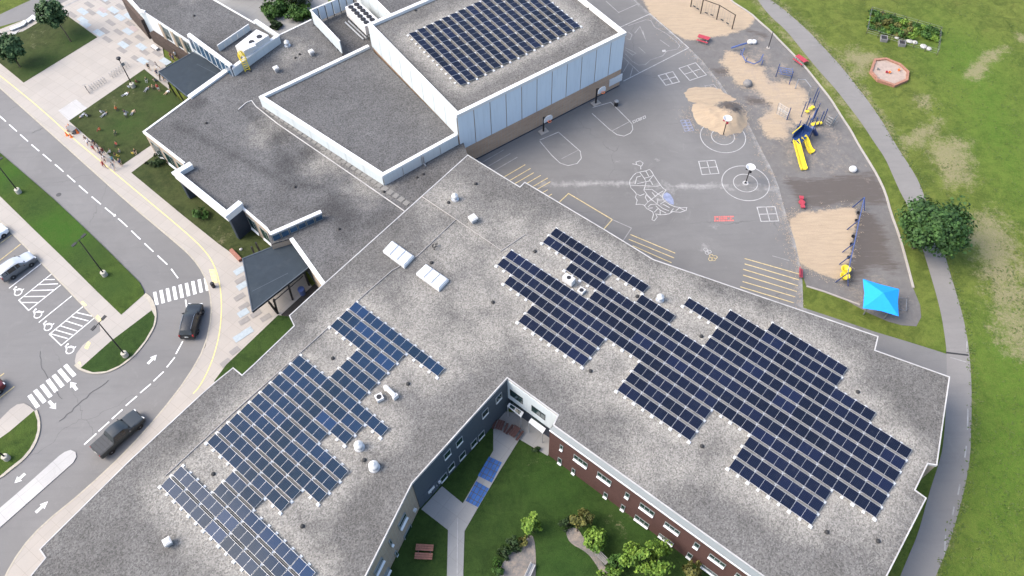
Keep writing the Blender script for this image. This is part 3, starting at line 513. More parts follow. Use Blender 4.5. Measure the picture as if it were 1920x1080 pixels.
# parking stalls
for a, b, mt in (((0, 457), (22, 441), 'yline'), ((-20, 504), (39, 458), 'yline'), ((17, 541), (78, 494), 'paint'), ((73, 605), (135, 555), 'paint'), ((-30, 770), (27, 725), 'yline'), ((0, 706), (8, 700), 'yline')): mark(PL([a, b]), .13, 'stall_line', mt)
def hatch(q, inner):
    mark(PL(q), .13, 'hatch_outline', closed=False)
    for a, b in inner: mark(PL([a, b]), .13, 'hatch_line')
Z5 = lambda l: [(x / 4.908, 400 + y / 4.908) for x, y in l]
hatch(Z5([(475, 560), (175, 800), (265, 895), (560, 660)]), [Z5([(400, 612), (505, 610)]), Z5([(345, 658), (535, 650)]), Z5([(285, 712), (500, 706)]), Z5([(225, 768), (420, 765)]), Z5([(185, 822), (350, 822)])])
hatch([(157, 574), (93, 627), (115, 648), (179, 595)], [((143, 586), (173, 593)), ((135, 594), (166, 602)), ((124, 602), (155, 612)), ((113, 611), (145, 621)), ((102, 618), (136, 628)), ((95, 626), (127, 635))])
def access(cx, cy):
    c = P(cx, cy, PAINT_Z); u = (P(cx + 6, cy - 5, PAINT_Z) - c).normalized(); v = Vector((-u.y, u.x, 0)); w = lambda a, b: c + u * a * 1.05 + v * b * 1.05
    mb = MB(); wh = [w(-.05 + .42 * cos(t), -.28 + .40 * sin(t)) for t in np.linspace(-4.1, 1.2, 16)]
    mb.strip(wh, .13); mb.strip([w(-.25, .05), w(.05, .55)], .15); mb.strip([w(-.05, .3), w(.35, .1), w(.5, -.45)], .15); mb.strip([w(-.1, .55), w(.22, .62)], .13); mb.strip([w(.5, -.45), w(.68, -.38)], .12)
    mb.poly([w(.3 + .13 * cos(t), .6 + .13 * sin(t)) for t in np.linspace(0, 2 * pi, 9)[:-1]])
    for i, q in enumerate(mb.v): mb.v[i] = (q[0], q[1], PAINT_Z + .0005 * (i % 5))
    mb.build('wheelchair_symbol', M['paint'], road)
for q in ((32, 546), (69, 588), (88, 611), (129, 654)): access(*q)

# =================================================================== PLAYGROUND GAMES
pz = .036
def line(reg, pts, w=.10, mat='wash', closed=False, name='court_line'): return MB().strip(at_z(Q(reg, pts) if isinstance(reg, str) else PL(pts), pz + rng.random() * .006), w, closed).build(name, M[mat], play)
def circ(c, r0, w=.11, mat='wash'):
    o_ = P(*c, pz); MB().strip([o_ + Vector((cos(t), sin(t), 0)) * r0 for t in np.linspace(0, 2 * pi, 49)[:-1]], w, True).build('court_circle', M[mat], play)
def quad(pts, w=.12, mat='wash', cross=True, z=pz):
    q = PL(pts, z); MB().strip(q, w, True).build('four_square', M[mat], play)
    if cross:
        m = lambda a, b: (q[a] + q[b]) / 2
        MB().strip([m(0, 1), m(2, 3)], w).build('four_square_line', M[mat], play); MB().strip([m(1, 2), m(3, 0)], w).build('four_square_line', M[mat], play)
R_ = lambda pts, o_, s: [(o_[0] + x / s, o_[1] + y / s) for x, y in pts]
quad(R_([(1400, 130), (1522, 122), (1552, 220), (1425, 230)], (960, 270), 4))
quad(R_([(1040, 408), (1225, 345), (1347, 482), (1160, 545)], (1100, 60), 6)); quad(R_([(807, 490), (968, 445), (1043, 560), (890, 600)], (1100, 60), 6), .16, 'wash')
quad(R_([(655, 885), (812, 880), (845, 1006), (690, 1010)], (1280, 200), 4.696)); quad(R_([(1330, 605), (1430, 590), (1500, 680), (1385, 700)], (1100, 60), 6), .1, 'faint')
circ((1397.8, 343.1), 3.1); circ((1397.8, 343.1), 1.58); circ((1397.8, 343.1), .3, .2)
circ((1355.5, 256), 3.1); circ((1355.5, 256), 1.58)
line(0, [(1111, 202), (1145, 192), (1178, 225), (1185, 233), (1186.5, 243), (1182, 250), (1170, 255.5), (1157, 253), (1143, 243), (1110, 213)], .11, 'wash'); line(0, [(1147, 246), (1183, 227)], .1, 'faint')
line(0, [(1012, 265), (1035, 292), (1050, 306), (1065, 311), (1082, 307), (1090, 297), (1088, 284), (1072, 270), (1047, 248), (1012, 263)], .11, 'wash'); line(0, [(1053, 298), (1086, 281)], .1, 'faint')
# world map rectangle and hatch at the gym corner
line('R3', [(835, 610), (1325, 360), (1035, 105), (790, 215)], .14); line('R3', [(705, 10), (800, 95), (945, 30), (850, -60)], .13, 'faint')
line('R3', [(870, 195), (1000, 150), (1040, 155), (1070, 205), (1160, 255), (1230, 310), (1258, 345), (1240, 370), (1160, 385), (1130, 420), (1040, 450), (1000, 485), (950, 490), (900, 460), (850, 405)], .11, 'faint')
for a in ([(835, 430), (955, 545)], [(875, 470), (835, 540)], [(905, 510), (885, 580)], [(870, 240), (900, 262), (885, 300), (860, 290)], [(980, 230), (1010, 320), (985, 260), (960, 200), (920, 250)], [(850, 360), (930, 400), (905, 415), (850, 375)], [(950, 355), (1000, 400)], [(1110, 300), (1180, 350)]): line('R3', a, .12, 'faint')
MB().poly(Q('R3', [(1125, 375), (1150, 372), (1155, 388), (1128, 390)], pz + .004)).build('court_spot', M['wash'], play)
# hopscotches and number ladders
for i, (x, y, k) in enumerate(((1189, 228, 1), (1195.5, 225, 1), (1201, 223, 2), (1208, 220, 1))):
    s = 2.6; 
    quad([(x - s, y - s * .4), (x + s * .6, y - s * 1.2), (x + s, y + s * .3), (x - s * .5, y + s * 1.1)], .09, 'wash', k == 2)
for i in range(4):
    for j in range(2): x, y = 1276 + j * 9 + i * 2.2, 226 + i * 5.2 - j * .5; quad([(x, y), (x + 7, y - 1.2), (x + 9, y + 3.2), (x + 2, y + 4.6)], .09, 'bpaint', False)
for x, y, m_ in ((1323, 468, 'wash'), (1330, 472, 'wash'), (1326, 474, 'wash'), (1334, 480, 'yline'), (1338, 486, 'yline'), (1332, 486, 'yline'), (1341, 482, 'yline')):
    o_ = P(x, y, pz); MB().strip([o_ + Vector((cos(t), sin(t), 0)) * .26 for t in np.linspace(0, 2 * pi, 7)[:-1]], .07, True).build('hexagon_marking', M[m_], play)
for j in range(3):
    for i in range(9):
        x, y = 1339 + i * 4.2, 405.5 + j * 3.6 - i * .1
        if rng.random() > .15: MB().poly(PL([(x, y), (x + 3.4, y - .2), (x + 3.6, y + 2.6), (x + .2, y + 2.7)], pz)).build('red_square', M['rpaint'], play)
# map of states
U = lambda pts: R_(pts, (1160, 280), 7.2)
for pl_ in ([(150, 470), (150, 420), (200, 350), (235, 320), (290, 305), (370, 290), (415, 270), (445, 300), (470, 345), (520, 420), (570, 490), (600, 525), (640, 550), (600, 600), (590, 650), (620, 700), (690, 745), (760, 775), (860, 790), (920, 785), (910, 825), (830, 850), (730, 840), (680, 870), (620, 880), (560, 885), (500, 870), (520, 915), (480, 965), (450, 950), (470, 880), (460, 845), (380, 800), (340, 750), (275, 740), (235, 745), (250, 685), (225, 650), (240, 605), (220, 575), (165, 520), (150, 470)],
            [(300, 270), (295, 225), (240, 205), (235, 170), (290, 155), (330, 185), (310, 225), (295, 225)], [(185, 195), (240, 205)], [(220, 470), (245, 375), (300, 360)], [(285, 310), (345, 390), (370, 440), (360, 490), (340, 550), (400, 630), (460, 690), (520, 740)], [(345, 390), (410, 375), (470, 350)], [(365, 290), (410, 370)], [(250, 465), (370, 435), (430, 425), (460, 480)], [(160, 490), (360, 490), (500, 500), (560, 490)], [(410, 420), (470, 350)],
            [(240, 600), (290, 625), (350, 600)], [(340, 545), (450, 540), (530, 600), (590, 640)], [(395, 710), (450, 670), (530, 605), (600, 560)], [(375, 605), (360, 650), (395, 710), (350, 760)], [(380, 620), (450, 690)], [(450, 580), (500, 640)], [(530, 660), (520, 740)], [(530, 685), (600, 680)], [(520, 740), (430, 745), (395, 780)], [(520, 740), (600, 800), (680, 830)], [(500, 760), (560, 820), (640, 860)], [(480, 850), (530, 800)], [(560, 885), (560, 820)], [(460, 790), (400, 795)], [(600, 740), (690, 790)], [(640, 690), (560, 740)], [(770, 830), (820, 790), (900, 830)], [(700, 850), (740, 800)]):
    MB().strip(PL(U(pl_), pz + rng.random() * .006), .10).build('map_line', M['wash'], play)
MB().poly(PL(U([(610, 600), (650, 580), (700, 610), (740, 680), (745, 745), (700, 740), (650, 700), (600, 650)]), pz - .006)).build('map_colour', M['bpaint'], play)
# queue lines beside the walls
for rt in ((945, 281), (957, 288), (970, 295), (985, 309), (995, 316), (1001, 324), (1014, 329), (1027, 334), (1032, 341)): line(0, [rt, (rt[0] - 62, rt[1] + 36)], .12, 'yline' if rt[0] > 975 else 'faint')
line(0, [(1027, 356), (1010, 366)], .12, 'yline'); line(0, [(1035, 364), (1015, 376)], .12, 'yline')
line(0, [(1049, 379), (1066, 363), (1148, 412), (1132, 430)], .14, 'yline'); line(0, [(1148, 412), (1184, 428), (1166, 455)], .12, 'faint')
for a, b in (((1182, 440), (1266, 475)), ((1179, 449), (1264, 484)), ((1186, 461), (1259, 493)), ((1196, 474), (1255, 500))): line(0, [a, b], .13, 'yline')
for a, b in (((1396, 485), (1498, 514)), ((1396, 495), (1498, 525)), ((1393, 505), (1496, 536)), ((1393, 516), (1494, 547)), ((1392, 528), (1491, 557)), ((1388, 538), (1488, 568))): line(0, [a, b], .13, 'yline')
line(0, [(1448, 480), (1480, 489)], .1, 'faint')

# =================================================================== COURTYARD
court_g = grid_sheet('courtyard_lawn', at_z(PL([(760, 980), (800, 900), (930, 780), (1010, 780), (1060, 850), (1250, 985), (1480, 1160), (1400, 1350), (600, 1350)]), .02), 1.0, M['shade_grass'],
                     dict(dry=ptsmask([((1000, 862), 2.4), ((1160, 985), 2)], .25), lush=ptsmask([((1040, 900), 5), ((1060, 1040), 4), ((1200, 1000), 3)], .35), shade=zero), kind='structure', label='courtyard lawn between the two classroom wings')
CP = PL([(790, 955), (829, 912), (868, 944), (925, 845), (925, 800), (940, 770), (1000, 780), (1040, 820), (1027, 855), (974, 824), (936, 885), (897, 951), (871, 996), (868, 1100), (864, 1250), (838, 1250), (838, 1085), (840, 994)])
MB().prism([(p[0], p[1]) for p in CP], -.05, .06).build('courtyard_path', M['court'], kind='structure', label='forked concrete path from courtyard doors')
MB().strip(PL([(858, 972), (857, 1090)], .064), .05).build('path_line', M['wash'], kind='structure')
for q in ([(917, 856), (941, 867), (922, 905), (896, 892)], [(893, 902), (917, 916), (896, 951), (873, 939)]):
    a = PL(q, .068); root = MB().poly(a).build('painted_maze', M['bmat'], kind='structure', label='blue painted game panel on the courtyard path')
    for t in (.2, .5, .8):
        MB().strip([a[0].lerp(a[1], t) + Vector((0, 0, .004)), a[3].lerp(a[2], t) + Vector((0, 0, .004))], .07).build('maze_line', M['seal'], root)
        MB().strip([a[0].lerp(a[3], t) + Vector((0, 0, .005)), a[1].lerp(a[2], t) + Vector((0, 0, .005))], .07).build('maze_line', M['seal'], root)
for q, lb in (([(1060, 992), (1082, 988), (1096, 1012), (1118, 1032), (1126, 1052), (1146, 1078), (1170, 1100), (1140, 1100), (1116, 1055), (1098, 1034), (1066, 1018)], 'curved mulch bed under the courtyard trees'), ([(935, 1060), (985, 1010), (1003, 1000), (1006, 1090), (990, 1130), (920, 1130)], 'mulch bed round dark courtyard shrubs')):
    grid_sheet('mulch_bed', at_z(smooth(PL(q), 2, True), .05), .8, M['mulch'], dict(sand=zero, dark=zero, pale=lambda xy: np.full(len(xy), .42)), kind='structure', label=lb)
# grass side strip east of the classroom wing, and the inner yard north
MB().poly(PL([(400, -60), (620, -60), (610, 60), (520, 90), (400, 20)], .03)).build('inner_yard', M['court'], kind='structure', label='paved inner yard behind the front building')
# =================================================================== BUILDINGS
def xy(p): return (p[0], p[1])
def onwall(px, py, a, b):
    d = _R * ((px - 960) / F) - _U * ((py - 540) / F) + _f; o = Vector((0, 0, CAMH))
    e = Vector((b[0] - a[0], b[1] - a[1], 0)); n = Vector((e.y, -e.x, 0)); t = n.dot(Vector((a[0], a[1], 0)) - o) / n.dot(d); q = o + d * t
    return (q - Vector((a[0], a[1], 0))).dot(e.normalized()), q.z
def wallquad(mb, a, b, z0, z1, off=0.0, th=.06, mi=0, s0=None, s1=None):
    a = Vector((a[0], a[1], 0)); b = Vector((b[0], b[1], 0)); u = (b - a).normalized(); n = Vector((u.y, -u.x, 0))
    p = a + u * (s0 if s0 is not None else 0); q = a + u * (s1 if s1 is not None else (b - a).length); c = (p + q) / 2 + n * (off + th / 2); c.z = (z0 + z1) / 2
    Mx = Matrix((u, -n, Vector((0, 0, 1)))).transposed(); return mb.box(c, ((q - p).length, th, z1 - z0), M=Mx)
# outward normal of wall a->b is to its right side (u.y,-u.x)
def window(root, a, b, s0, s1, z0, z1, mull=0, sill=.3, pane='glass', fr='frame'):
    if s0 > s1: s0, s1 = s1, s0
    if z0 > z1: z0, z1 = z1, z0
    f = MB(); w = .07
    wallquad(f, a, b, z1 - w, z1, 0, .15, 0, s0, s1); wallquad(f, a, b, z0, z0 + w, 0, .15, 0, s0, s1)
    wallquad(f, a, b, z0 + w, z1 - w, 0, .15, 0, s0, s0 + w); wallquad(f, a, b, z0 + w, z1 - w, 0, .15, 0, s1 - w, s1)
    for k in range(mull):
        c = s0 + (s1 - s0) * ((k + 1) / (mull + 1) if mull != 1 else .66); wallquad(f, a, b, z0 + w, z1 - w, 0, .146, 0, c - w / 2, c + w / 2)
    fo = f.build('window', M[fr], root); p = MB(); wallquad(p, a, b, z0 + w, z1 - w, .002, .135, 0, s0 + w, s1 - w); p.build('pane', M[pane], fo)
    if sill:
        A = Vector((a[0], a[1], 0)); u = (Vector((b[0], b[1], 0)) - A).normalized(); n = Vector((u.y, -u.x, 0)); h = (z1 - z0) * .30
        p0, p1 = A + u * (s0 + .02), A + u * (s1 - .02); Z = Vector((0, 0, 1)); m = MB(); o1, o2 = n * .14, n * (.14 + sill * .5)
        vs = [p0 + o1 + Z * (z0 - .02), p1 + o1 + Z * (z0 - .02), p1 + o2 + Z * (z0 - .02), p0 + o2 + Z * (z0 - .02), p0 + o1 + Z * (z0 + h * .55), p1 + o1 + Z * (z0 + h * .55), p1 + o2 + Z * (z0 + .06), p0 + o2 + Z * (z0 + .06)]
        m.add(vs, [(0, 3, 2, 1), (4, 7, 6, 5)[::-1], (0, 1, 5, 4)[::-1], (1, 2, 6, 5)[::-1], (2, 3, 7, 6)[::-1], (3, 0, 4, 7)[::-1]]).build('sill', M['white'], fo)
    return fo
def wpx(root, a, b, tl, br, **k):
    s0, z1 = onwall(*tl, a, b); s1, z0 = onwall(*br, a, b); return window(root, a, b, s0, s1, z0, z1, **k)
def walls(root, outline, z1, mat, z0=-.3, segs=None, name='wall'):
    pl = ccw([xy(p) for p in outline]); n = len(pl); m = MB()
    vs = [(p[0], p[1], z) for z in (z0, z1) for p in pl]; m.add(vs, [(i, (i + 1) % n, n + (i + 1) % n, n + i) for i in range(n)]); return m.build(name, mat, root)
def roof(root, outline, z, mat, attrs, step=1.2, name='roof'):
    return_o = grid_sheet(name, at_z([xy(p) for p in outline], z), step, mat, attrs); return_o.parent = root; return_o.matrix_parent_inverse = PINV(root); return return_o
def cap(root, pts, w, z0, z1, mat='cap', closed=False, name='parapet_cap', inset=0):
    return MB().wallstrip(pts, w, z0, z1, closed).build(name, M[mat], root)
def panels(root, a, b, z0, z1, n, mat, gap=.06, th=.05, off=.02, name='wall_panel', lo=0, hi=1):
    L = (Vector((b[0], b[1], 0)) - Vector((a[0], a[1], 0))).length
    for i in range(n):
        s0, s1 = L * (lo + (hi - lo) * i / n), L * (lo + (hi - lo) * (i + 1) / n); m = MB(); wallquad(m, a, b, z0, z1, off, th, 0, s0 + gap / 2, s1 - gap / 2); m.build(name, M[mat], root)
HA, HG, HC, HD, HF = 6.8, 9.5, 6.05, 4.3, 5.2
# ---- lattices of the solar arrays (surveyed module pitch), unit: metres
def lattice(z, pts):
    A = []; B = []
    for (px, py), c, r in pts:
        w = P(px, py, z); A += [[1, 0, c, 0, r, 0], [0, 1, 0, c, 0, r]]; B += [w.x, w.y]
    s = np.linalg.lstsq(np.array(A, float), np.array(B), rcond=None)[0]; return Vector((s[0], s[1], z)), Vector((s[2], s[3], 0)), Vector((s[4], s[5], 0))
ZP = HA + .28
EAST = lattice(ZP, [((1041.6, 426.6), 0, 0), ((1027.6, 441.4), 0, 1), ((1590.2, 693.4), 16, -3), ((1702.5, 840.8), 20, 0), ((954.3, 466.4), -1, 4), ((1208.6, 553.7), 6, 1), ((1376, 584.4), 10, -2), ((931, 493), -1, 5.7), ((1636.8, 962.2), 20, 5.7), ((1375, 877), 14, 8.7), ((971.2, 603.9), 2, 8.7), ((1095.3, 687.1), 6, 8.7), ((1298.9, 826.1), 12, 8.7)])
WEST = lattice(ZP, [((667.5, 564.7), 0, 0), ((836.7, 690), 6, 0), ((558, 667.2), 0, 6), ((728.8, 803.6), 6, 6), ((653.6, 884.8), 6, 10), ((401.6, 815), 0, 14), ((320.9, 892.6), 0, 18), ((342.2, 872.4), 0, 17), ((590.6, 1073.5), 8, 16)])
_g = [P(740 + x / 5.189, y / 5.189, HG - .2) for x, y in ((135, 330), (640, 835), (1820, 245))]
GYM = (_g[0], (_g[1] - _g[0]) / 6, (_g[2] - _g[1]) / 15)
EROWS = {-3: [(12, 15)], -2: [(10, 15)], -1: [(8, 17)], 0: [(0, 5), (10, 19)], 1: [(0, 3), (6, 7), (10, 19)], 2: [(2, 19)], 3: [(4, 19)], 4: [(-1, 19)], 5: [(-1, 19)], 6: [(0, 5), (8, 11), (14, 17)], 7: [(2, 5), (8, 11), (14, 17)], 8: [(2, 5), (8, 11), (14, 17)]}
WROWS = {i: [r] for i, r in enumerate([(0, 5), (0, 3), (0, 3), (2, 3), (2, 3), (2, 3), (0, 5), (0, 4), (0, 4), (0, 3), (0, 5), (0, 5), (0, 5), (0, 4), (0, 4), (2, 3), (2, 7), (0, 8), (0, 8)])}
GROWS = {i: [(0, 5)] for i in range(15)}
def cells(rows): return [(c, r) for r, rr in rows.items() for a, b in rr for c in range(a, b + 1)]
def lat_pts(L, rows): return np.array([tuple((L[0] + L[1] * (c + .5) + L[2] * (r + .4)).xy) for c, r in cells(rows)])
LP = np.concatenate([lat_pts(EAST, EROWS), lat_pts(WEST, WROWS)]); GP = lat_pts(GYM, GROWS)
def near(pts, reach, gain):
    def f(q):
        d = np.full(len(q), 1e9)
        for p in pts: d = np.minimum(d, np.hypot(q[:, 0] - p[0], q[:, 1] - p[1]))
        return np.clip(gain * (1.35 - d / reach), 0, 1)
    return f
EXTRA = [P(x, y, HA) for x, y in ((850, 470), (900, 560), (790, 560), (960, 430), (830, 370), (1000, 520), (780, 620), (700, 690), (860, 640), (640, 760), (450, 1040), (620, 840), (1130, 720), (1260, 870), (880, 440), (920, 620), (740, 660), (520, 960), (1200, 860), (1650, 890), (1620, 960), (1290, 600), (1250, 540))]
def wearA(q): return np.maximum(near(LP, 3.5, .88)(q), near([xy(p) for p in EXTRA], 4.8, .62)(q))
DRAINS = [(924, 567), (624, 672), (765, 720), (567, 987), (683, 863), (400, 889), (1315, 631), (1107, 696), (1608, 735), (1316, 837), (1550, 998), (1646, 1015), (892, 345), (841, 380), (809, 493), (1003, 472), (1195, 556), (1212, 612)]
def dampA(q): return .45 * np.clip(1 - np.min([np.hypot(q[:, 0] - P(*d, HA).x, q[:, 1] - P(*d, HA).y) / 1.6 for d in DRAINS], axis=0), 0, 1)

# ---------------------------------------------------------------- classroom building (Y shaped, red brick / tan / slate)
A_OUT = [(877, 291), (960, 342), (975, 351), (984, 342), (1132, 430), (1225, 487), (1440, 561), (1646, 631), (1640, 657), (1780, 707), (1765, 810), (1756, 872), (1739, 869), (1715, 919), (1736, 934), (1662, 1080), (1585, 1235), (1640, 1230)][:-1]
A_IN = [(1640, 1230), (1432, 1080), (1038, 797), (1047, 778), (951, 708), (772, 906), (685, 1080), (612, 1226), (-30, 1226), (20, 1118), (58, 1080), (86, 1046), (75, 1030), (240, 867), (375, 742), (406, 715), (437, 690), (454, 704), (480, 680), (552, 611), (543, 592), (605, 535)]
outA = PL(A_OUT + A_IN, HA)
cls = empty('classroom_building', P(950, 640), label='large Y shaped classroom building of brick and tan block with flat gravel roof', cat='building')
roof(cls, outA, HA, M['gravel'], dict(wear=wearA, damp=dampA), 1.0)
MB().wallstrip(outA, .12, HA - .30, HA + .04, True).build('roof_edge', M['edge'], cls)
# wall bodies: each outer wall inset a little under the roof edge
bk0, bk1 = P(1032, 804, 6.45), P(1412, 1080, 6.45); bk2 = bk0 + (bk1 - bk0) * 1.5
wA = [xy(p) for p in outA]; i_in = len(A_OUT)
wallA = wA[:i_in] + [xy(bk2), xy(bk0)] + wA[i_in + 3:]
walls(cls, wallA, HA - .3, M['tan'])
def seg(i, j): return xy(P(*(A_OUT + A_IN)[i], HA)), xy(P(*(A_OUT + A_IN)[j], HA))
iW0 = i_in + 3                                             # (1047,778)
wb, wc = P(1047, 778, HA), P(951, 708, HA); ws, wt = P(772, 906, HA), P(685, 1080, HA)
m = MB(); wallquad(m, xy(bk0), xy(bk2), -.2, 6.3, .0, .10); m.build('brick_wall', M['brick'], cls)
m = MB(); a_, b_ = (Vector((p[0], p[1], 0)) for p in (bk0, bk2)); n_ = Vector(((b_ - a_).normalized().y, -(b_ - a_).normalized().x, 0))
top = [P(1038, 797, HA), P(1640, 1230, HA)]
m.add([Vector((bk0.x, bk0.y, 6.38)) + n_ * .16, Vector((bk2.x, bk2.y, 6.38)) + n_ * .16, Vector((top[1].x, top[1].y, HA - .03)), Vector((top[0].x, top[0].y, HA - .03)), Vector((bk0.x, bk0.y, 6.15)) + n_ * .16, Vector((bk2.x, bk2.y, 6.15)) + n_ * .16], [(0, 1, 2, 3), (4, 5, 1, 0)]); m.build('sloped_coping', M['coping'], cls)
MB().wallstrip([Vector((bk0.x, bk0.y, 0)) + n_ * .16, Vector((bk2.x, bk2.y, 0)) + n_ * .16], .10, 6.3, 6.45).build('coping_edge', M['white'], cls)
BW = lambda tl, br, mu: wpx(cls, xy(bk0), xy(bk2), (960 + tl[0] / 4, 810 + tl[1] / 4), (960 + br[0] / 4, 810 + br[1] / 4), mull=mu, sill=.30)
for tl, br, mu in (((366, 85), (386, 138), 0), ((350, 180), (376, 243), 0), ((470, 158), (568, 268), 2), ((455, 260), (476, 316), 0), ((648, 288), (745, 398), 2), ((695, 440), (718, 496), 0), ((858, 440), (880, 498), 0), ((826, 532), (846, 590), 0), ((968, 520), (1065, 632), 2), ((930, 610), (1025, 718), 2), ((1155, 662), (1255, 770), 2), ((1110, 750), (1210, 850), 2), ((1378, 815), (1400, 875), 0), ((1325, 892), (1347, 950), 0), ((1490, 902), (1595, 1015), 2), ((1430, 982), (1540, 1088), 2), ((1690, 1045), (1795, 1158), 2), ((1640, 1130), (1740, 1236), 2)): BW(tl, br, mu)
# white storey over the court doors
Wb, Wc = xy(wc), xy(wb); m = MB(); wallquad(m, Wb, Wc, 2.55, HA - .32, .0, .12); m.build('white_wall', M['wpanel'], cls)
m = MB(); wallquad(m, Wb, Wc, -.2, 2.5, .0, .05); m.build('lower_wall', M['slate2'], cls)
Z6 = lambda x, y: (900 + x / 6, 690 + y / 6)
o5 = Vector((0, 0, 0))
for tl, br in (((345, 225), (490, 400)), ((588, 405), (742, 582))):
    s0, z1 = onwall(*Z6(*tl), Wb, Wc); s1, z0 = onwall(*Z6(*br), Wb, Wc); 
    fo = window(cls, Wb, Wc, s0, s1, z0, z1, mull=1, sill=0, fr='black'); fo.location = fo.location
    u_ = (Vector((*Wc, 0)) - Vector((*Wb, 0))).normalized(); sh = Vector((u_.y, -u_.x, 0)) * .08
    pass
for q, gl in (([(307, 428), (330, 392), (492, 500), (462, 555)], True), ([(545, 610), (577, 565), (740, 682), (706, 735)], False)):
    pts = [P(*Z6(*p), 2.5) for p in q]; cn = MB().prism([xy(p) for p in pts], 2.42, 2.55, bottom=True).build('door_canopy', M['white'], cls)
    if gl:
        c0 = sum(pts, Vector()) / 4
        for k in (0, 1):
            e = [c0 + (p - c0) * .78 for p in pts]; f = lambda t, s: e[0].lerp(e[3], t).lerp(e[1].lerp(e[2], t), s)
            MB().poly([Vector((*xy(f(t, s)), 2.556)) for t, s in ((.02 + k * .5, .05), (.46 + k * .5, .05), (.46 + k * .5, .95), (.02 + k * .5, .95))]).build('skylight_pane', M['glass'], cn)
    for p in (pts[0], pts[3]): 
        c0 = sum(pts, Vector()) / 4; w_ = p + (c0 - p) * .06; MB().tube([(w_.x, w_.y, 0), (w_.x, w_.y, 2.42)], .05).build('canopy_post', M['galv'], cls)
    d_ = MB(); s0 = onwall(*Z6(*q[1]), Wb, Wc)[0]; s1 = onwall(*Z6(*q[2]), Wb, Wc)[0]; s0, s1 = min(s0, s1), max(s0, s1)
    wallquad(d_, Wb, Wc, .05, 2.3, .06, .05, 0, s0 + .2, s1 - .2); dd = d_.build('double_door', M['glass'], cls); hh = MB(); wallquad(hh, Wb, Wc, .9, 1.3, .12, .04, 0, (s0 + s1) / 2 - .15, (s0 + s1) / 2 + .15); hh.build('handle', M['galv'], dd)
# slate court wall
Wc_, Ws_ = xy(ws), xy(wc); m = MB(); wallquad(m, Wc_, Ws_, -.2, HA - .32, .0, .10); m.build('slate_wall', M['slate'], cls)
for x, y, w, h in ((1515, 50, 1, 1), (1425, 145, 1, 1), (1682, 2, 1, 1), (1625, 62, 1, 1), (1538, 155, 1, 1), (1455, 240, 1, 1), (1398, 320, 1, 1)):
    s, z = onwall(480 + x / 4, 810 + y / 4, Wc_, Ws_); window(cls, Wc_, Ws_, s - .5, s + .5, z - 1.3, z, sill=.1, fr='galv')
for x, y in ((45, 470), (200, 300), (150, 640)):
    s, z = onwall(*Z6(x, y), Wc_, Ws_); window(cls, Wc_, Ws_, s - .5, s + .5, z - 1.3, z, sill=.1, fr='galv')
for x, y in ((1285, 462), (1330, 415)):
    s, z = onwall(480 + x / 4, 810 + y / 4, Wc_, Ws_); d_ = MB(); wallquad(d_, Wc_, Ws_, .06, 2.2, .08, .06, 0, s - .55, s + .55); dd = d_.build('court_door', M['slate'], cls); hh = MB(); wallquad(hh, Wc_, Ws_, .95, 1.2, .15, .05, 0, s + .3, s + .42); hh.build('handle', M['galv'], dd)
s, z = onwall(480 + 1307 / 4, 810 + 425 / 4, Wc_, Ws_); d_ = MB(); wallquad(d_, Wc_, Ws_, z - .35, z + .25, .12, .05, 0, s - .45, s + .45); d_.build('door_sign', M['white'], cls)
s, z = onwall(480 + 1366 / 4, 810 + 366 / 4, Wc_, Ws_); d_ = MB(); wallquad(d_, Wc_, Ws_, z - .15, z + .15, .1, .2, 0, s - .14, s + .14); d_.build('wall_light', M['white'], cls)
# tan court wall
Ts = xy(ws + (wt - ws) * 1.9); Wt_ = xy(ws)
for tl, br, mu in (((1112, 600), (1075, 736), 0), ((1152, 688), (1118, 822), 0), ((1003, 800), (1008, 860), 0), ((1048, 885), (1050, 942), 0), ((940, 935), (893, 1078), 0), ((990, 1010), (945, 1140), 0)):
    wpx(cls, Ts, Wt_, (480 + tl[0] / 4, 810 + tl[1] / 4), (480 + br[0] / 4, 810 + br[1] / 4), mull=mu, sill=.35)
s, z = onwall(480 + 1184 / 4, 810 + 583 / 4, Ts, Wt_); d_ = MB(); wallquad(d_, Ts, Wt_, z - .18, z + .18, 0, .25, 0, s - .18, s + .18); d_.build('wall_light', M['white'], cls)
# expansion joint and conduits on the roof
def conduit(pts, r=.05, mat='pipe', z=HA, name='roof_conduit', par=None):
    par = par or cls; MB().tube([p + Vector((0, 0, .08)) for p in PL(pts, z)], r, 5).build(name, M[mat], par)
conduit([(791, 369), (855, 412), (783, 480), (735, 508), (690, 547), (560, 665), (440, 772), (310, 893)]); conduit([(938, 472), (985, 440)], .04); conduit([(855, 412), (940, 470)], .03)

# ---------------------------------------------------------------- gymnasium
gS, gE, gW = P(856, 215, HG), P(1173, 60, HG), P(690, 45, HG); e1 = (gE - gS); 
nrm_ = Vector((-e1.y, e1.x, 0)).normalized(); e2 = nrm_ * (gW - gS).length * 1.0
gW = gS + (gW - gS); gN = gE + (gW - gS)
gym = empty('gymnasium', (gS + gN) / 2 * Vector((1, 1, 0)) if False else ((gS.x + gN.x) / 2, (gS.y + gN.y) / 2, 0), label='tall gymnasium with blue grey panel walls over tan brick and white rimmed roof', cat='building')
go = [gS, gE, gN, gW]
walls(gym, go, HG - .25, M['brown'])
gi = [gS + (p - gS) * 1 for p in go]
roof(gym, go, HG - .45, M['gravel'], dict(wear=near(GP, 3.0, .88), damp=zero), 1.0)
cc = sum(go, Vector()) / 4
cap(gym, [Vector((p.x, p.y, 0)) + (Vector((cc.x - p.x, cc.y - p.y, 0))).normalized() * .25 for p in go], .55, HG - .5, HG, closed=True)
panels(gym, xy(gS), xy(gE), 3.2, HG - .25, 11, 'bpanel', .12)
panels(gym, xy(gW), xy(gS), HC - .38, HG - .2, 8, 'wpanel', .07)
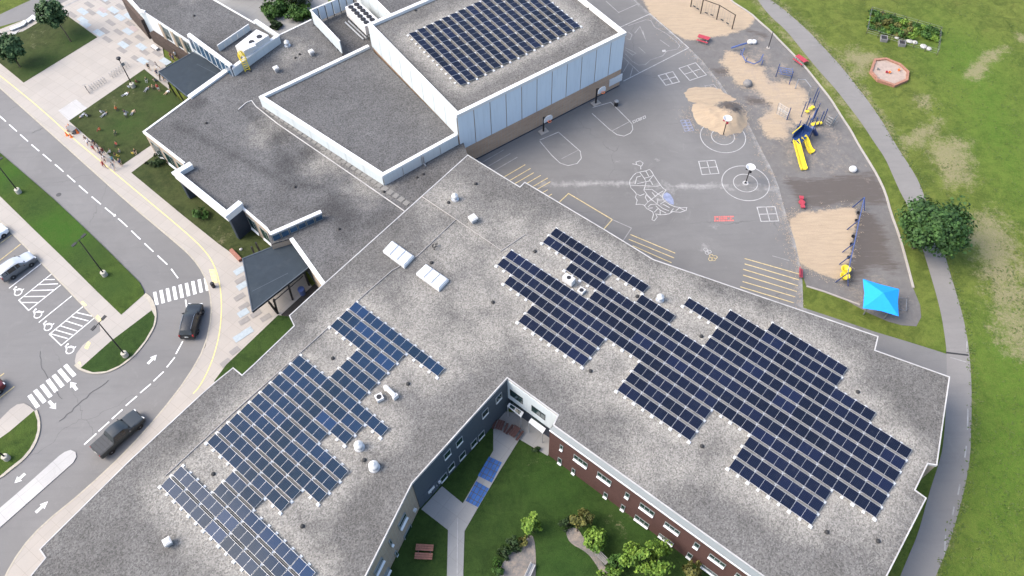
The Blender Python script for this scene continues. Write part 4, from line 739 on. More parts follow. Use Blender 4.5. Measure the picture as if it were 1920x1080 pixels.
d_ = MB(); s0, z1 = onwall(960 + 728 / 4, 615 / 4, xy(gS), xy(gE)); s1, z0 = onwall(960 + 818 / 4, 610 / 4, xy(gS), xy(gE)); wallquad(d_, xy(gS), xy(gE), 1.0, 2.2, .02, .12, 0, s0, s1); d_.build('wall_vent', M['white'], gym)
d_ = MB(); wallquad(d_, xy(gS), xy(gE), -.1, .18, 0, .06); d_.build('wall_base', M['slate2'], gym)
# ---------------------------------------------------------------- stage block beside the gym (lower white rimmed roof)
cW, cS_ = P(486, 181, HC), P(717, 330, HC); cE = P(858, 252, HC); cN = P(690, 83, HC)
stage = empty('stage_block', ((cW.x + cE.x) / 2, (cW.y + cE.y) / 2, 0), label='low flat roofed block with white rim between front building and gymnasium', cat='building')
co_ = [cW, cS_, cE, cN]
walls(stage, co_, HC - .43, M['tan']); roof(stage, co_, HC - .4, M['gravel_dark'], dict(wear=zero, damp=zero), 1.2)
cap(stage, [Vector((p.x, p.y, 0)) + n for p, n in ((cN, Vector((.1, -.25, 0))), (cW, Vector((.3, 0, 0))), (cS_, Vector((0, .3, 0))), (cE, Vector((-.2, .1, 0))))], .5, HC - .45, HC)
panels(stage, xy(cW), xy(cS_), HD - .1, HC - .2, 7, 'wpanel', .06); panels(stage, xy(cS_), xy(cE), HD - .3, HC - .2, 4, 'wpanel', .08)
s, z = onwall(792, 296, xy(cS_), xy(cE)); dp = MB(); u_ = (cE - cS_).normalized(); n_ = Vector((u_.y, -u_.x, 0)); q = Vector((cS_.x, cS_.y, 0)) + u_ * s + n_ * .2
MB().tube([q + Vector((0, 0, HC - .2)), q + Vector((0, 0, HD + .3)), q + n_ * .4 + Vector((0, 0, HD + .05))], .09).build('downpipe', M['steel'], stage)
# upper block north-west of the gym
n0, n1 = P(722, 31, HG), P(697, -2, HG + .0)
uW = (gW - gS).normalized(); b0 = P(752, 20, HG); b0 = gW + (gN - gW) * .155; b1 = gW + (gN - gW) * .8
ub = empty('upper_roof_block', ((b0.x + b1.x) / 2, b0.y + 4, 0), label='plain roof block with white panel side behind the gymnasium', cat='building')
bo = [b0 + uW * .02, b1 + uW * .02, b1 + uW * 16, b0 + uW * 16]
walls(ub, bo, HG - 1.2, M['tan']); roof(ub, bo, HG - 1.25, M['gravel_dark'], dict(wear=zero, damp=zero), 2.0); panels(ub, xy(bo[3]), xy(bo[0]), HD, HG - 1.2, 6, 'wpanel', .07); MB().wallstrip(bo[1:] + bo[:1], .25, HG - 1.4, HG - 1.1).build('roof_edge', M['cap'], ub)

# ---------------------------------------------------------------- front building
fr = empty('front_building', P(520, 300), label='single storey front building with dark grey gravel roof and white framed bay', cat='building')
D_OUT = [(270, 247), (356, 184), (434, 128), (521, 67), (584, 37), (655, -2), (720, -30), (800, 60), (860, 240), (877, 291), (759, 396), (605, 535), (546, 447), (508, 458), (500, 430), (453, 388), (451, 378), (358, 306), (346, 306)]
outD = PL(D_OUT, HD)
roof(fr, outD, HD, M['gravel_dark'], dict(wear=ptsmask([((742, 352), 3), ((700, 350), 2), ((560, 140), 4), ((520, 110), 3), ((520, 290), 4), ((620, 345), 4), ((700, 390), 4)], .55), damp=lambda q: np.maximum.reduce([.75 * np.clip(1 - lined(q, PL(pp, HD)) / 1.9, 0, 1) for pp in ([(330, 235), (430, 285), (545, 345), (610, 352)], [(455, 200), (520, 270), (555, 350)], [(636, 432), (700, 415), (730, 400)], [(640, 432), (655, 460)])] + [ptsmask([((553, 351), 3), ((540, 300), 2.4), ((636, 430), 3.4), ((660, 450), 2.5), ((390, 235), 2), ((590, 330), 2)], .9)(q)])), .8)
wD = [xy(p) for p in outD]; walls(fr, wD, HD - .15, M['tan'])
MB().wallstrip(PL([(346, 306), (270, 247), (356, 184)], HD), .28, HD - .35, HD + .06).build('roof_edge', M['cap'], fr)
MB().wallstrip(PL([(356, 184), (434, 128)], HD), .75, HD - .3, HD + .3).build('parapet_cap', M['cap'], fr)
MB().wallstrip(PL([(521, 67), (584, 37)], HD), .22, HD - .3, HD + .05).build('roof_edge', M['cap'], fr)
MB().wallstrip(PL([(546, 447), (608, 534)], HD), .5, HD - .3, HD + .08).build('roof_edge', M['cap'], fr)
_a, _b = xy(P(546, 447, HD)), xy(P(608, 534, HD)); m = MB(); wallquad(m, _a, _b, -.1, HD - .32, .02, .08); m.build('entrance_glazing', M['slate2'], fr)
MB().wallstrip(PL([(451, 386), (500, 428), (508, 440)], HD), .25, HD - .35, HD + .06).build('roof_edge', M['cap'], fr)
MB().wallstrip(PL([(447, 206), (462, 193), (472, 189), (480, 200), (520, 232), (600, 287), (680, 342), (758, 396)], HD), .11, HD, HD + .10).build('roof_curb', M['edge'], fr)
# bay: raised white frame
HB = 5.15
bay = [P(358, 306, HB), P(329, 323, HB), P(424, 400, HB), P(451, 378, HB)]
MB().wallstrip(bay, .75, HB - .35, HB).build('bay_frame', M['white'], fr)
MB().prism([xy(bay[1]), xy(bay[2]), xy(P(451, 378, HD)), xy(P(358, 306, HD))], HD - .4, HD + .012, bottom=True).build('bay_roof', M['gravel_dark'], fr)
MB().wallstrip(bay, .5, HD - .3, HB - .34).build('bay_parapet', M['cap'], fr)
a, b = xy(bay[1]), xy(bay[2]); ins = lambda p: p
for i in (1, 2):
    p = bay[i]; w_ = bay[0 if i == 1 else 3]; u_ = Vector((w_.x - p.x, w_.y - p.y, 0)).normalized(); v_ = Vector((bay[3 - i].x - p.x, bay[3 - i].y - p.y, 0)).normalized()
    MB().prism([xy(p - v_ * .3), xy(p + v_ * .3), xy(p + v_ * .3 + u_ * 2.6), xy(p - v_ * .3 + u_ * 2.6)], -.1, HD - .31).build('bay_side', M['slate2'], fr)
e_ = Vector((a[1] - b[1], b[0] - a[0], 0)).normalized(); 
if e_.x < 0: e_ = -e_
aa, bb = (a[0] + e_.x * 1.3, a[1] + e_.y * 1.3), (b[0] + e_.x * 1.3, b[1] + e_.y * 1.3)
m = MB(); wallquad(m, bb, aa, -.1, HD - .45, 0, .1); q0 = m.build('bay_wall', M['white'], fr)
m = MB(); wallquad(m, aa, bb, -.1, HD - .45, 0, .1); m.build('bay_wall', M['white'], fr)
for k in range(5):
    L = (Vector((*bb, 0)) - Vector((*aa, 0))).length; s = L * (k + .5) / 5.0
    for (p, q_) in ((aa, bb),): window(fr, p, q_, s - L * .075, s + L * .075, .9, 2.6, sill=.2); d_ = MB(); wallquad(d_, p, q_, 3.1, 3.35, .1, .08, 0, s - .09, s + .09); d_.build('wall_light', M['black'], fr)
# front facade windows with tan piers
fa, fb = xy(P(270, 247, HD)), xy(P(346, 306, HD))
m = MB(); wallquad(m, fa, fb, -.1, HD - .35, 0, .06); m.build('front_wall', M['tan'], fr)
for k in range(3):
    L = (Vector((*fb, 0)) - Vector((*fa, 0))).length; s = L * (k + .6) / 3.1; window(fr, fa, fb, s - L * .11, s + L * .11, .6, 3.2, mull=1, sill=.25)
ga, gb = xy(P(453, 388, HD)), xy(P(503, 430, HD)); m = MB(); wallquad(m, ga, gb, -.1, HD - .35, 0, .06); m.build('front_wall', M['tan'], fr)
for k in range(2):
    L = (Vector((*gb, 0)) - Vector((*ga, 0))).length; s = L * (k + .55) / 2.1; window(fr, ga, gb, s - L * .15, s + L * .15, .6, 3.2, mull=1, sill=.25)
# clerestory fin over the entrance
HK = 5.5
ka, kb_ = P(506, 438, HK), P(602, 396, HK); m = MB().wallstrip([ka, kb_], .5, HK - .18, HK).build('clerestory_cap', M['cap'], fr)
MB().wallstrip([ka, kb_], .3, 2.8, HK - .2).build('clerestory_wall', M['slate2'], fr)
kA, kB = xy(ka), xy(kb_); u_ = Vector((kB[0] - kA[0], kB[1] - kA[1], 0)).normalized(); n_ = Vector((u_.y, -u_.x, 0)); L = (Vector((*kB, 0)) - Vector((*kA, 0))).length
pa, pb = tuple((Vector((*kA, 0)) + n_ * .15).xy), tuple((Vector((*kB, 0)) + n_ * .15).xy)
for k in range(6): window(fr, pa, pb, L * k / 6 + .05, L * (k + 1) / 6 - .05, (3.5 if k < 2 else HD + .05), HK - .25, sill=0, pane='glassb')
# stepping pavers along the stage wall
a, b = P(492, 199, HD), P(767, 384, HD); d = (b - a); nP = 30; ang = math.atan2(d.y, d.x)
pm = MB().box((0, 0, 0), (.72, .72, .05)).mesh('roof_paver', M['paver'])
for i in range(nP):
    if rng.random() < .06: continue
    q = a.lerp(b, (i + .5) / nP); o = bpy.data.objects.new('roof_paver', pm); COL.objects.link(o); o.parent = fr; o.matrix_parent_inverse = PINV(fr); o.location = (q.x + rng.uniform(-.05, .05), q.y, HD + .03); o.rotation_euler = (0, 0, ang + rng.uniform(-.04, .04))

# ---------------------------------------------------------------- office building, upper left
of = empty('office_building', P(330, 60), label='office building with white upper wall over dark base at the top left plaza', cat='building')
F_OUT = [(225, -22), (262, 19), (272, 22), (356, 76), (432, 127), (521, 67), (478, 44), (400, -1), (380, -30)]
outF = PL(F_OUT, HF); roof(of, outF, HF - .05, M['gravel_dark'], dict(wear=ptsmask([((330, 20), 4), ((380, 50), 3)], .3), damp=zero), 1.2); walls(of, [xy(p) for p in outF], HF - .2, M['wpanel'])
MB().wallstrip(PL([(225, -22), (262, 19), (272, 22)], HF), .35, HF - .3, HF + .1).build('roof_edge', M['cap'], of); MB().wallstrip(PL([(478, 44), (400, -1), (380, -30)], HF), .2, HF - .3, HF + .06).build('roof_edge', M['cap'], of)
fa, fb = xy(P(272, 22, HF)), xy(P(356, 76, HF)); Lw = (Vector((*fb, 0)) - Vector((*fa, 0))).length
m = MB(); wallquad(m, fa, fb, 1.9, HF - .06, .0, .08); m.build('white_wall', M['white'], of)
m = MB(); wallquad(m, fa, fb, -.1, 1.85, .0, .8); m.build('dark_plinth', M['dkbrown'], of)
f2 = xy(P(262, 19, HF)); f3 = xy(P(225, -22, HF)); m = MB(); wallquad(m, f3, f2, -.1, 3.6, .0, .5); m.build('dark_plinth', M['dkbrown'], of)
for s in (.42, .68, .88):
    window(of, fa, fb, Lw * s - .7, Lw * s + .7, 2.3, 4.5, mull=1, sill=0); m = MB(); wallquad(m, fa, fb, 1.9, 4.7, .08, .12, 0, Lw * s - 1.5, Lw * s - .8); m.build('wall_pier', M['tan'], of)
# clerestory with white cap over the plaza canopy
HO = 6.2
ca, cb2 = P(353, 63, HO), P(433, 122, HO); cc2 = P(521, 69, HO - .0)
MB().wallstrip([ca, cb2], .5, HO - .2, HO).build('clerestory_cap', M['cap'], of); MB().wallstrip([ca, cb2], .3, 2.6, HO - .2).build('clerestory_wall', M['slate2'], of)
u_ = Vector((cb2.x - ca.x, cb2.y - ca.y, 0)); L = u_.length; u_.normalize(); n_ = Vector((u_.y, -u_.x, 0)); pa, pb = tuple((Vector((ca.x, ca.y, 0)) + n_ * .16).xy), tuple((Vector((cb2.x, cb2.y, 0)) + n_ * .16).xy)
for k in range(8): window(of, pa, pb, L * k / 8 + .04, L * (k + 1) / 8 - .04, 3.7, HO - .25, sill=0, pane='glassb', fr='white')
# parapet with blue panels round the rooftop unit
pA, pB, pC = P(434, 127, HF + .55), P(520, 66, HF + .55), P(478, 37, HF + .55)
MB().wallstrip([pA, pB, pC], .55, HF + .35, HF + .55).build('parapet_cap', M['cap'], of); MB().wallstrip([pA, pB, pC], .3, HD - .2, HF + .34).build('parapet_wall', M['bpanel'], of)
sh = (pB - pA).normalized(); nn = Vector((sh.y, -sh.x, 0)); panels(of, tuple((pA + nn * .15).xy), tuple((pB + nn * .15).xy), HD + .05, HF + .3, 4, 'wpanel', .05)
# low louvre screen on the office roof
sa, sb = P(407, 85, HF + 1.05), P(466, 45, HF + 1.05); sc_ = empty('roof_screen', (sa.x, sa.y, HF), label='short pale blue panel screen standing on the office roof', cat='screen')
MB().wallstrip([sa, sb], .12, HF + .98, HF + 1.06).build('top_rail', M['cap'], sc_); sh = (sb - sa).normalized(); nn = Vector((sh.y, -sh.x, 0))
panels(sc_, xy(sa), xy(sb), HF - .04, HF + .97, 5, 'wpanel', .06, .05, -.02)
# ---------------------------------------------------------------- far pale building on the inner yard
nb = empty('yard_building', P(480, -30), label='pale blue walled building at the far side of the inner yard', cat='building')
no = PL([(425, -2), (545, -2), (560, -60), (410, -60)], 0.05); walls(nb, no, 4.2, M['bpanel']); m = MB(); m.poly(at_z(no, 4.2)); m.build('roof', M['gravel_dark'], nb); 
a, b = xy(no[0]), xy(no[1]); panels(nb, a, b, .9, 4.1, 5, 'wpanel', .08); m = MB(); wallquad(m, a, b, .1, 2.6, .09, .06, 0, 3.0, 4.6); m.build('dark_door', M['slate2'], nb)
for s in (6.5, 9): window(nb, a, b, s, s + 1.6, 1.2, 3.2, sill=.2)

# ---------------------------------------------------------------- canopies
def canopy(name, px, z, label, posts, th=.35, rim=True):
    t = empty(name, tuple((sum(PL(px, 0), Vector()) / len(px)).xy) + (0,), label=label, cat='canopy'); pts = PL(px, z)
    MB().prism([xy(p) for p in pts], z - th, z, bottom=True).build('canopy_roof', M['membrane'], t)
    MB().wallstrip(pts, .12, z - .05, z + .06, True).build('roof_rim', M['membrane'] if not rim else M['slate'], t)
    for a in posts:
        p0 = P(*a[0], 0); p1 = P(*a[1], z - th); MB().tube([p0, p1], .13, 4).build('post', M['black'], t)
    return t
E_PX = [(455, 485), (546, 449), (583, 498), (473, 584)]
ec = canopy('entrance_canopy', E_PX, 3.3, 'dark grey membrane canopy on black posts over the main entrance', [], .35)
for a, b in (((521, 588), (504, 566)), ((521, 588), (513, 561)), ((549, 562), (541, 536)), ((580, 535), (571, 512))):
    MB().tube([P(*a, .1), P(*b, 2.95)], .14, 4).build('post', M['black'], ec)
for z in (2.6,): MB().tube([P(512, 566, z), P(541, 541, z), P(568, 518, z)], .08, 4).build('beam', M['black'], ec)
for a in ((462, 508), (470, 560), (505, 540), (470, 500)): MB().tube([P(*a, .1) + Vector((1.2, 1.5, 0)), P(*a, .1) + Vector((1.2, 1.5, 2.9))], .12, 4).build('post', M['black'], ec)
for x0, x1 in (((473, 546), (540, 512)),): MB().strip(PL([x0, x1], 3.312), .06).build('membrane_seam', M['slate'], ec)
pc = canopy('plaza_canopy', [(297, 135), (362, 98), (424, 131), (355, 184)], 3.2, 'dark grey flat canopy between office and front building', [])
for a, b in (((331, 181), (315, 155)), ((300, 150), (299, 137)), ((346, 192), (330, 165))): MB().tube([P(*a, .1), P(*b, 2.9)], .1, 4).build('post', M['black'], pc)
MB().strip(PL([(369, 120), (405, 138)], 3.212), .05).build('membrane_seam', M['slate'], pc)
# =================================================================== SOLAR ARRAYS
def panel_mesh():
    m = MB(); Lx, Wy = 2.15, 1.12
    m.box((0, 0, 0), (Lx, Wy, .035), mi=1)
    for k in (-1, 1): m.add([(k * Lx / 4 - Lx / 4 + .010, -Wy / 2 + .02, .0195), (k * Lx / 4 + Lx / 4 - .010, -Wy / 2 + .02, .0195), (k * Lx / 4 + Lx / 4 - .010, Wy / 2 - .02, .0195), (k * Lx / 4 - Lx / 4 + .010, Wy / 2 - .02, .0195)], [(0, 1, 2, 3)], 0)
    return m.mesh('solar_panel', [M['cells'], M['alu']])
PM = panel_mesh(); PMW = PM.copy(); PMW.name = 'solar_panel'; PMW.materials[0] = M['cells_sky']  # west copy: bluer sky reflection put into the cell colour
tm = MB().box((0, 0, .06), (.34, .28, .12)); tm = tm.box((0, 0, .14), (.24, .16, .05)).mesh('ballast_tray', M['tray'])
tms = MB().box((0, 0, .05), (.26, .24, .10)).mesh('ballast_tray', M['tray'])
dm = MB().add([(-1.04, .20, .30), (1.04, .20, .30), (1.04, .02, .05), (-1.04, .02, .05)], [(0, 1, 2, 3)[::-1]]); dm = dm.box((0, -.16, .03), (2.06, .05, .05)).mesh('wind_deflector', M['defl'])
def array(name, L, rows, zr, label, pm=None):
    O, Uv, V = L; cs = set(cells(rows)); u = Uv.normalized(); ang = math.atan2(u.y, u.x); n = Vector((-u.y, u.x, 0)); n = n if n.dot(V) < 0 else -n   # n: towards the high side
    if Vector((-u.y, u.x, 0)).dot(n) < 0: ang += pi
    c0 = sum((O + Uv * (c + .5) + V * r for c, r in cs), Vector()) / len(cs)
    t = empty(name, (c0.x, c0.y, zr), label=label, cat='solar array'); base = Vector((c0.x, c0.y, zr)); tilt = RAD(8); dep = 1.12 * cos(tilt)
    for c, r in sorted(cs):
        tl = O + Uv * c + V * r; ctr = tl + Uv * .5 - n * dep * .5; ctr.z = zr + .26
        put('solar_panel', pm or PM, t, ctr - base, rot=(tilt + rng.uniform(-.006, .006), rng.uniform(-.004, .004), ang))
        lo = tl - n * (dep + .02); gap = V.length - dep
        for e in ([0, 1] if (c + 1, r) not in cs else [0]):
            q = lo + Uv * e - n * gap * .38; q.z = zr; put('ballast_tray', tm, t, q - base, ang)
        if (c, r + 1) in cs:
            q = lo + Uv * .5 - n * gap * .98; q.z = zr; put('wind_deflector', dm, t, q - base, ang + pi * 0)
        else:
            q = lo + Uv * .5 - n * .12; q.z = zr; put('ballast_tray', tms, t, q - base, ang)
            q = lo + Uv * .03 - n * .10; q.z = zr
        if (c, r - 1) not in cs:
            for e in (0, .5):
                q = tl + Uv * e + n * .14; q.z = zr; put('ballast_tray', tms, t, q - base, ang)
    return t
array('solar_array', EAST, EROWS, HA, 'largest solar array, stepped rows of dark panels across the east wing roof')
array('solar_array', WEST, WROWS, HA, 'bluish solar array in uneven rows along the west wing roof', PMW)
array('solar_array', GYM, GROWS, HG - .45, 'rectangular solar array covering the gymnasium roof')

# =================================================================== ROOF GEAR
def skylight(px, z, label):
    t = empty('roof_skylight', tuple((sum(PL(px, z), Vector()) / 4)[:2]) + (z,), label=label, cat='skylight', group='skylights on the classroom roof')
    q = PL(px, z + .55); q = [q[0], q[1], q[2], q[3]]
    MB().prism([xy(p) for p in q], z - .02, z + .42).build('curb', M['white'], t)
    for k in range(3):
        a, b = k / 3 + .008, (k + 1) / 3 - .008; e = [q[0].lerp(q[3], a), q[0].lerp(q[3], b), q[1].lerp(q[2], b), q[1].lerp(q[2], a)]; c = sum(e, Vector()) / 4
        lo = [Vector((*xy(p), z + .42)) for p in e]; hi = [Vector((*xy(c + (p - c) * .82), z + .58)) for p in e]
        MB().add(lo + hi, [(0, 1, 5, 4), (1, 2, 6, 5), (2, 3, 7, 6), (3, 0, 4, 7), (4, 5, 6, 7)] if ccw(lo) == lo else [(4, 5, 1, 0), (5, 6, 2, 1), (6, 7, 3, 2), (7, 4, 0, 3), (7, 6, 5, 4)]).build('dome_pane', M['white'], t)
skylight([(717.5, 468.7), (735, 450), (776, 478.7), (757.5, 498.7)], HA, 'white three pane skylight, upper one near the building corner'); skylight([(780, 511), (798.7, 493.7), (841, 522.5), (822.5, 542)], HA, 'white three pane skylight, lower one toward the roof middle')
def vent(px, z, label, r=.55, kind='mush'):
    r *= .8
    p = P(*px, z + .4); p.z = z; t = empty('roof_vent', p, label=label, cat='vent', group='white exhaust vents on the roofs')
    m = MB()
    if kind == 'mush':
        local(MB().lathe((0, 0, 0), [(r * 1.15, 0), (r * 1.1, .12), (r * .62, .14), (r * .6, .5)], 14), 'vent_base', M['galv'], t)
        local(MB().lathe((0, 0, .5), [(r * .75, 0), (r, .05), (r * 1.02, .18), (r * .8, .34), (r * .35, .44), (r * .3, .52)], 16), 'vent_hood', M['hull'], t, True)
    elif kind == 'square':
        local(MB().box((0, 0, .25), (r * 1.5, r * 1.5, .5), .6), 'vent_base', M['galv'], t); m.box((0, 0, .62), (r * 2.1, r * 2.1, .28), .6).box((0, 0, .8), (r * 1.5, r * 1.5, .08), .6); local(m, 'vent_hood', M['hull'], t)
    elif kind == 'goose':
        local(MB().tube([(0, 0, 0), (0, 0, .7), (.25, -.1, 1.0), (.7, -.3, .95), (.85, -.36, .7)], .26, 8), 'vent_pipe', M['hull'], t); local(MB().box((0, 0, .06), (.9, .9, .12)), 'vent_base', M['galv'], t)
    return t
for px, z, lb, r, k in (((853, 370), HA, 'white mushroom vent near the northern tip of the classroom roof', .5, 'mush'), ((887, 411), HA, 'white square hood vent beside the thin red roof line', .52, 'square'), ((673, 836), HA, 'white mushroom vent, upper of the pair beside the west array', .58, 'mush'), ((701, 874), HA, 'white mushroom vent, lower of the pair beside the west array', .62, 'mush'),
                        ((1238, 559), HA, 'round white vent beside the two panel stub of the east array', .5, 'mush'), ((315, 1017), HA, 'small white hood vent alone on the lower left roof', .42, 'square'), ((538, 82), HD, 'galvanised dome vent on the front roof near the yard', .5, 'mush'), ((584, 99), HD, 'small white square vent near the equipment screen', .42, 'square'), ((518, 130), HD, 'small white square vent beside the yellow ladder', .42, 'square')): vent(px, z, lb, r, k)
def drain(px, z, r=.24, mat='drain'):
    p = P(*px, z); o = MB().lathe((p.x, p.y, z), [(r, 0), (r, .1), (r * .55, .2), (r * .2, .22)], 8).build('roof_drain', M[mat]); return o
DL = ['on open gravel right of the lower skylight', 'above the notch of the west array', 'right of the west array by the elbow duct', 'between the two lower blocks of the west array', 'beside the pair of mushroom vents', 'in the lower left notch of the west array', 'above the notch of the east array', 'under the upper left block of the east array', 'at the right end of the east array top steps', 'below the middle block of the east array', 'below the lower right end of the east array', 'far lower right near the roof corner', 'close to the northern roof tip', 'left of the northern mushroom vent', 'between the two skylights', 'left of the east array top row', 'at the end of the east array short row', 'left of the round vent on the east array']
for d, lb in zip(DRAINS, DL): tag(drain(d, HA, .22), 'black roof drain ' + lb, 'drain', 'roof drains on the classroom roof')
for d, lb in (((387, 231), 'near the left corner of the front roof'), ((636, 430), 'on the front roof right of the clerestory fin'), ((553, 351), 'in the dark stain of the front roof middle'), ((364, 30), 'on the office roof'), ((470, 134), 'below the yellow ladder'), ((782, 333), 'left of two by the stage block wall'), ((794, 327), 'right of two by the stage block wall'), ((562, 102), 'right of two between the small square vents'), ((554, 109), 'left of two between the small square vents'), ((720, 360), 'at the end of the roof pavers')): tag(drain(d, HD if d[0] != 364 else HF - .05, .18), 'small black drain ' + lb, 'drain', 'roof drains on the front roofs')
for d, lb in (((1104, 16), 'right of the array'), ((779, 20), 'left of the array')): tag(drain(d, HG - .45, .18), 'small black drain on the gymnasium roof, ' + lb, 'drain', 'roof drains on the gymnasium roof')
def acunit(px, z, label, d=(1.0, .8, .8), rz=.6, fans=2):
    p = P(*px, z); t = empty('condenser_unit', p, rz, label=label, cat='air conditioner'); local(MB().box((0, 0, d[2] / 2 + .1), d), 'housing', M['hull'], t); local(MB().box((0, 0, .05), (d[0] * .9, d[1] * 1.1, .1)), 'skid', M['gwood'], t)
    for k in range(fans): local(MB().lathe(((k - (fans - 1) / 2) * d[0] / fans, 0, d[2] + .101), [(min(d[0] / fans, d[1]) * .38, 0), (min(d[0] / fans, d[1]) * .32, .04)], 12), 'fan', M['black'], t)
    return t
acunit((1066, 530), HA, 'white condenser unit beside the east array notch', (1.3, .7, .9), -.7, 1); acunit((1090, 548), HA, 'small pale green equipment box beside the east array', (.7, .7, .35), -.7, 1)
acunit((712, 748), HA, 'small square white unit with black fan on the west roof', (.75, .75, .4), .5, 1)
p = P(733, 738, HA); t = empty('roof_duct', p, -.8, label='short white elbow duct on the west roof', cat='duct'); local(MB().tube([(-.75, 0, 0), (-.75, 0, .45), (-.4, 0, .55), (.75, 0, .5)], .24, 8), 'duct', M['hull'], t); local(MB().box((.75, 0, .3), (.3, .6, .6)), 'duct_hood', M['hull'], t)
p = P(811, 463, HA); t = empty('roof_pipes', p, label='cluster of small dark pipes on the roof by the skylights', cat='pipes')
for dx, dy in ((0, 0), (.4, .1), (.2, -.35)): local(MB().tube([(dx, dy, 0), (dx, dy, .35), (dx + .2, dy, .42)], .09, 6), 'pipe', M['drain'], t)
# chiller and its screen
zc = HD + 2.5; cq = [P(647, 13, zc), P(672, 2, zc), P(709, 36, zc), P(684, 50, zc)]
t = empty('roof_chiller', tuple((sum(cq, Vector()) / 4)[:2]) + (HD,), label='long white rooftop chiller with twelve black fans', cat='chiller')
MB().prism([xy(p) for p in cq], HD + .95, zc, bottom=True).build('housing', M['hull'], t)
u1, v1 = cq[3] - cq[0], cq[1] - cq[0]
for a in np.linspace(.02, .98, 5):
    for b in (.05, .95):
        q = cq[0] + u1 * a + v1 * b; MB().box((q.x, q.y, HD + .5), (.14, .14, 1.0)).build('leg', M['steel'], t)
for k in range(6):
    for b in (.28, .72):
        q = cq[0] + u1 * (.10 + .78 * k / 5) + v1 * b; f_ = MB().lathe((q.x, q.y, zc), [(.40, 0), (.40, .10), (.34, .11)], 14).build('fan', M['black'], t); MB().tube([(q.x - .4, q.y, zc + .14), (q.x + .4, q.y, zc + .14)], .02, 4).build('guard', M['black'], f_)
MB().prism([xy(cq[0] + u1 * .05 + v1 * .25), xy(cq[0] + u1 * .05 + v1 * .8), xy(cq[0] + u1 * .9 + v1 * .8), xy(cq[0] + u1 * .9 + v1 * .25)], HD + .1, HD + .95).build('coil', M['drain'], t)
for k in range(3):
    q = [P(648 + k * 6, 44 - k * 2.5, HD), P(682 + k * 6, 76 - k * 2.5, HD)]; MB().tube([q[0] + Vector((0, 0, .2)), q[1] + Vector((0, 0, .2))], .12, 6).build('pipe', M['galv'], t)
zs = HD + 2.6; sq = [P(637, 77, zs), P(582, 19, zs), P(660, -14, zs), P(705, -30, zs)]
t = empty('equipment_screen', (sq[1].x, sq[1].y, HD), label='tall white and blue panel screen around the rooftop chiller', cat='screen')
MB().wallstrip(sq, .2, zs - .1, zs + .02).build('top_rail', M['cap'], t)
panels(t, xy(sq[1]), xy(sq[0]), HD + .35, zs - .1, 3, 'wpanel', .05, .12, -.06); panels(t, xy(sq[1]), xy(sq[2]), HD + .35, zs - .1, 6, 'bpanel', .14, .12, -.06)
for k in range(7):
    q = sq[1].lerp(sq[0], k / 6); MB().box((q.x, q.y, HD + .2), (.14, .14, .5)).build('post', M['drain'], t); q = sq[1].lerp(sq[2], k / 6); MB().box((q.x, q.y - .1, HD + 1.2), (.1, .1, 2.4)).build('post', M['slate2'], t)
# white packaged unit on the office roof
zu = HF + 1.5; uq = [P(441, 86, zu), P(481, 55, zu), P(504, 66, zu), P(457, 96, zu)]
t = empty('packaged_roof_unit', tuple((sum(uq, Vector()) / 4)[:2]) + (HF,), label='long white air handling unit with two fans behind blue parapet', cat='air conditioner')
MB().prism([xy(p) for p in uq], HF - .04, zu).build('housing', M['hull'], t)
for a in (.45, .78):
    q = uq[3].lerp(uq[2], a).lerp(uq[0].lerp(uq[1], a), .35); MB().lathe((q.x, q.y, zu), [(.42, 0), (.4, .06)], 14).build('fan', M['black'], t)
q = uq[3].lerp(uq[2], .12); MB().box((q.x + .5, q.y + .5, zu + .1), (1.3, .9, .25), .55).build('intake_hood', M['white'], t)
# yellow caged ladder over the parapet
p0 = P(462, 128, HD); p1 = P(450, 106, HF + .6); dv = (P(462, 128, 0) - P(450, 106, 0)); dv.z = 0; dv.normalize(); pv = Vector((-dv.y, dv.x, 0)); c = P(456, 112, HF + .55)
t = empty('roof_ladder', (p0.x, p0.y, HD), label='yellow caged ladder crossing the white parapet', cat='ladder'); base = Vector((c.x, c.y, 0)) + dv * .35
for s in (-1, 1): MB().tube([base + pv * s * .35 + dv * .4 + Vector((0, 0, HD)), base + pv * s * .35 + Vector((0, 0, HF + .7)), base + pv * s * .35 - dv * .5 + Vector((0, 0, HF + 1.5)), base + pv * s * .35 - dv * 1.3 + Vector((0, 0, HF + .9)), base + pv * s * .35 - dv * 1.5 + Vector((0, 0, HF))], .06, 5).build('rail', M['yellow'], t)
for k in range(6):
    z = HD + .25 + k * .32; o_ = base + dv * (.4 - .4 * k / 6); MB().tube([o_ - pv * .35 + Vector((0, 0, z)), o_ + pv * .35 + Vector((0, 0, z))], .055, 5).build('rung', M['yellow'], t)
for k in range(6):
    z = HF + .35 + k * .22; o_ = base - dv * (.2 + .22 * k)
    MB().tube([o_ + pv * .45 * cos(a) + Vector((0, 0, HF + .6 + .8 * sin(a))) for a in np.linspace(0, pi, 8)], .05, 5).build('cage_hoop', M['yellow'], t)

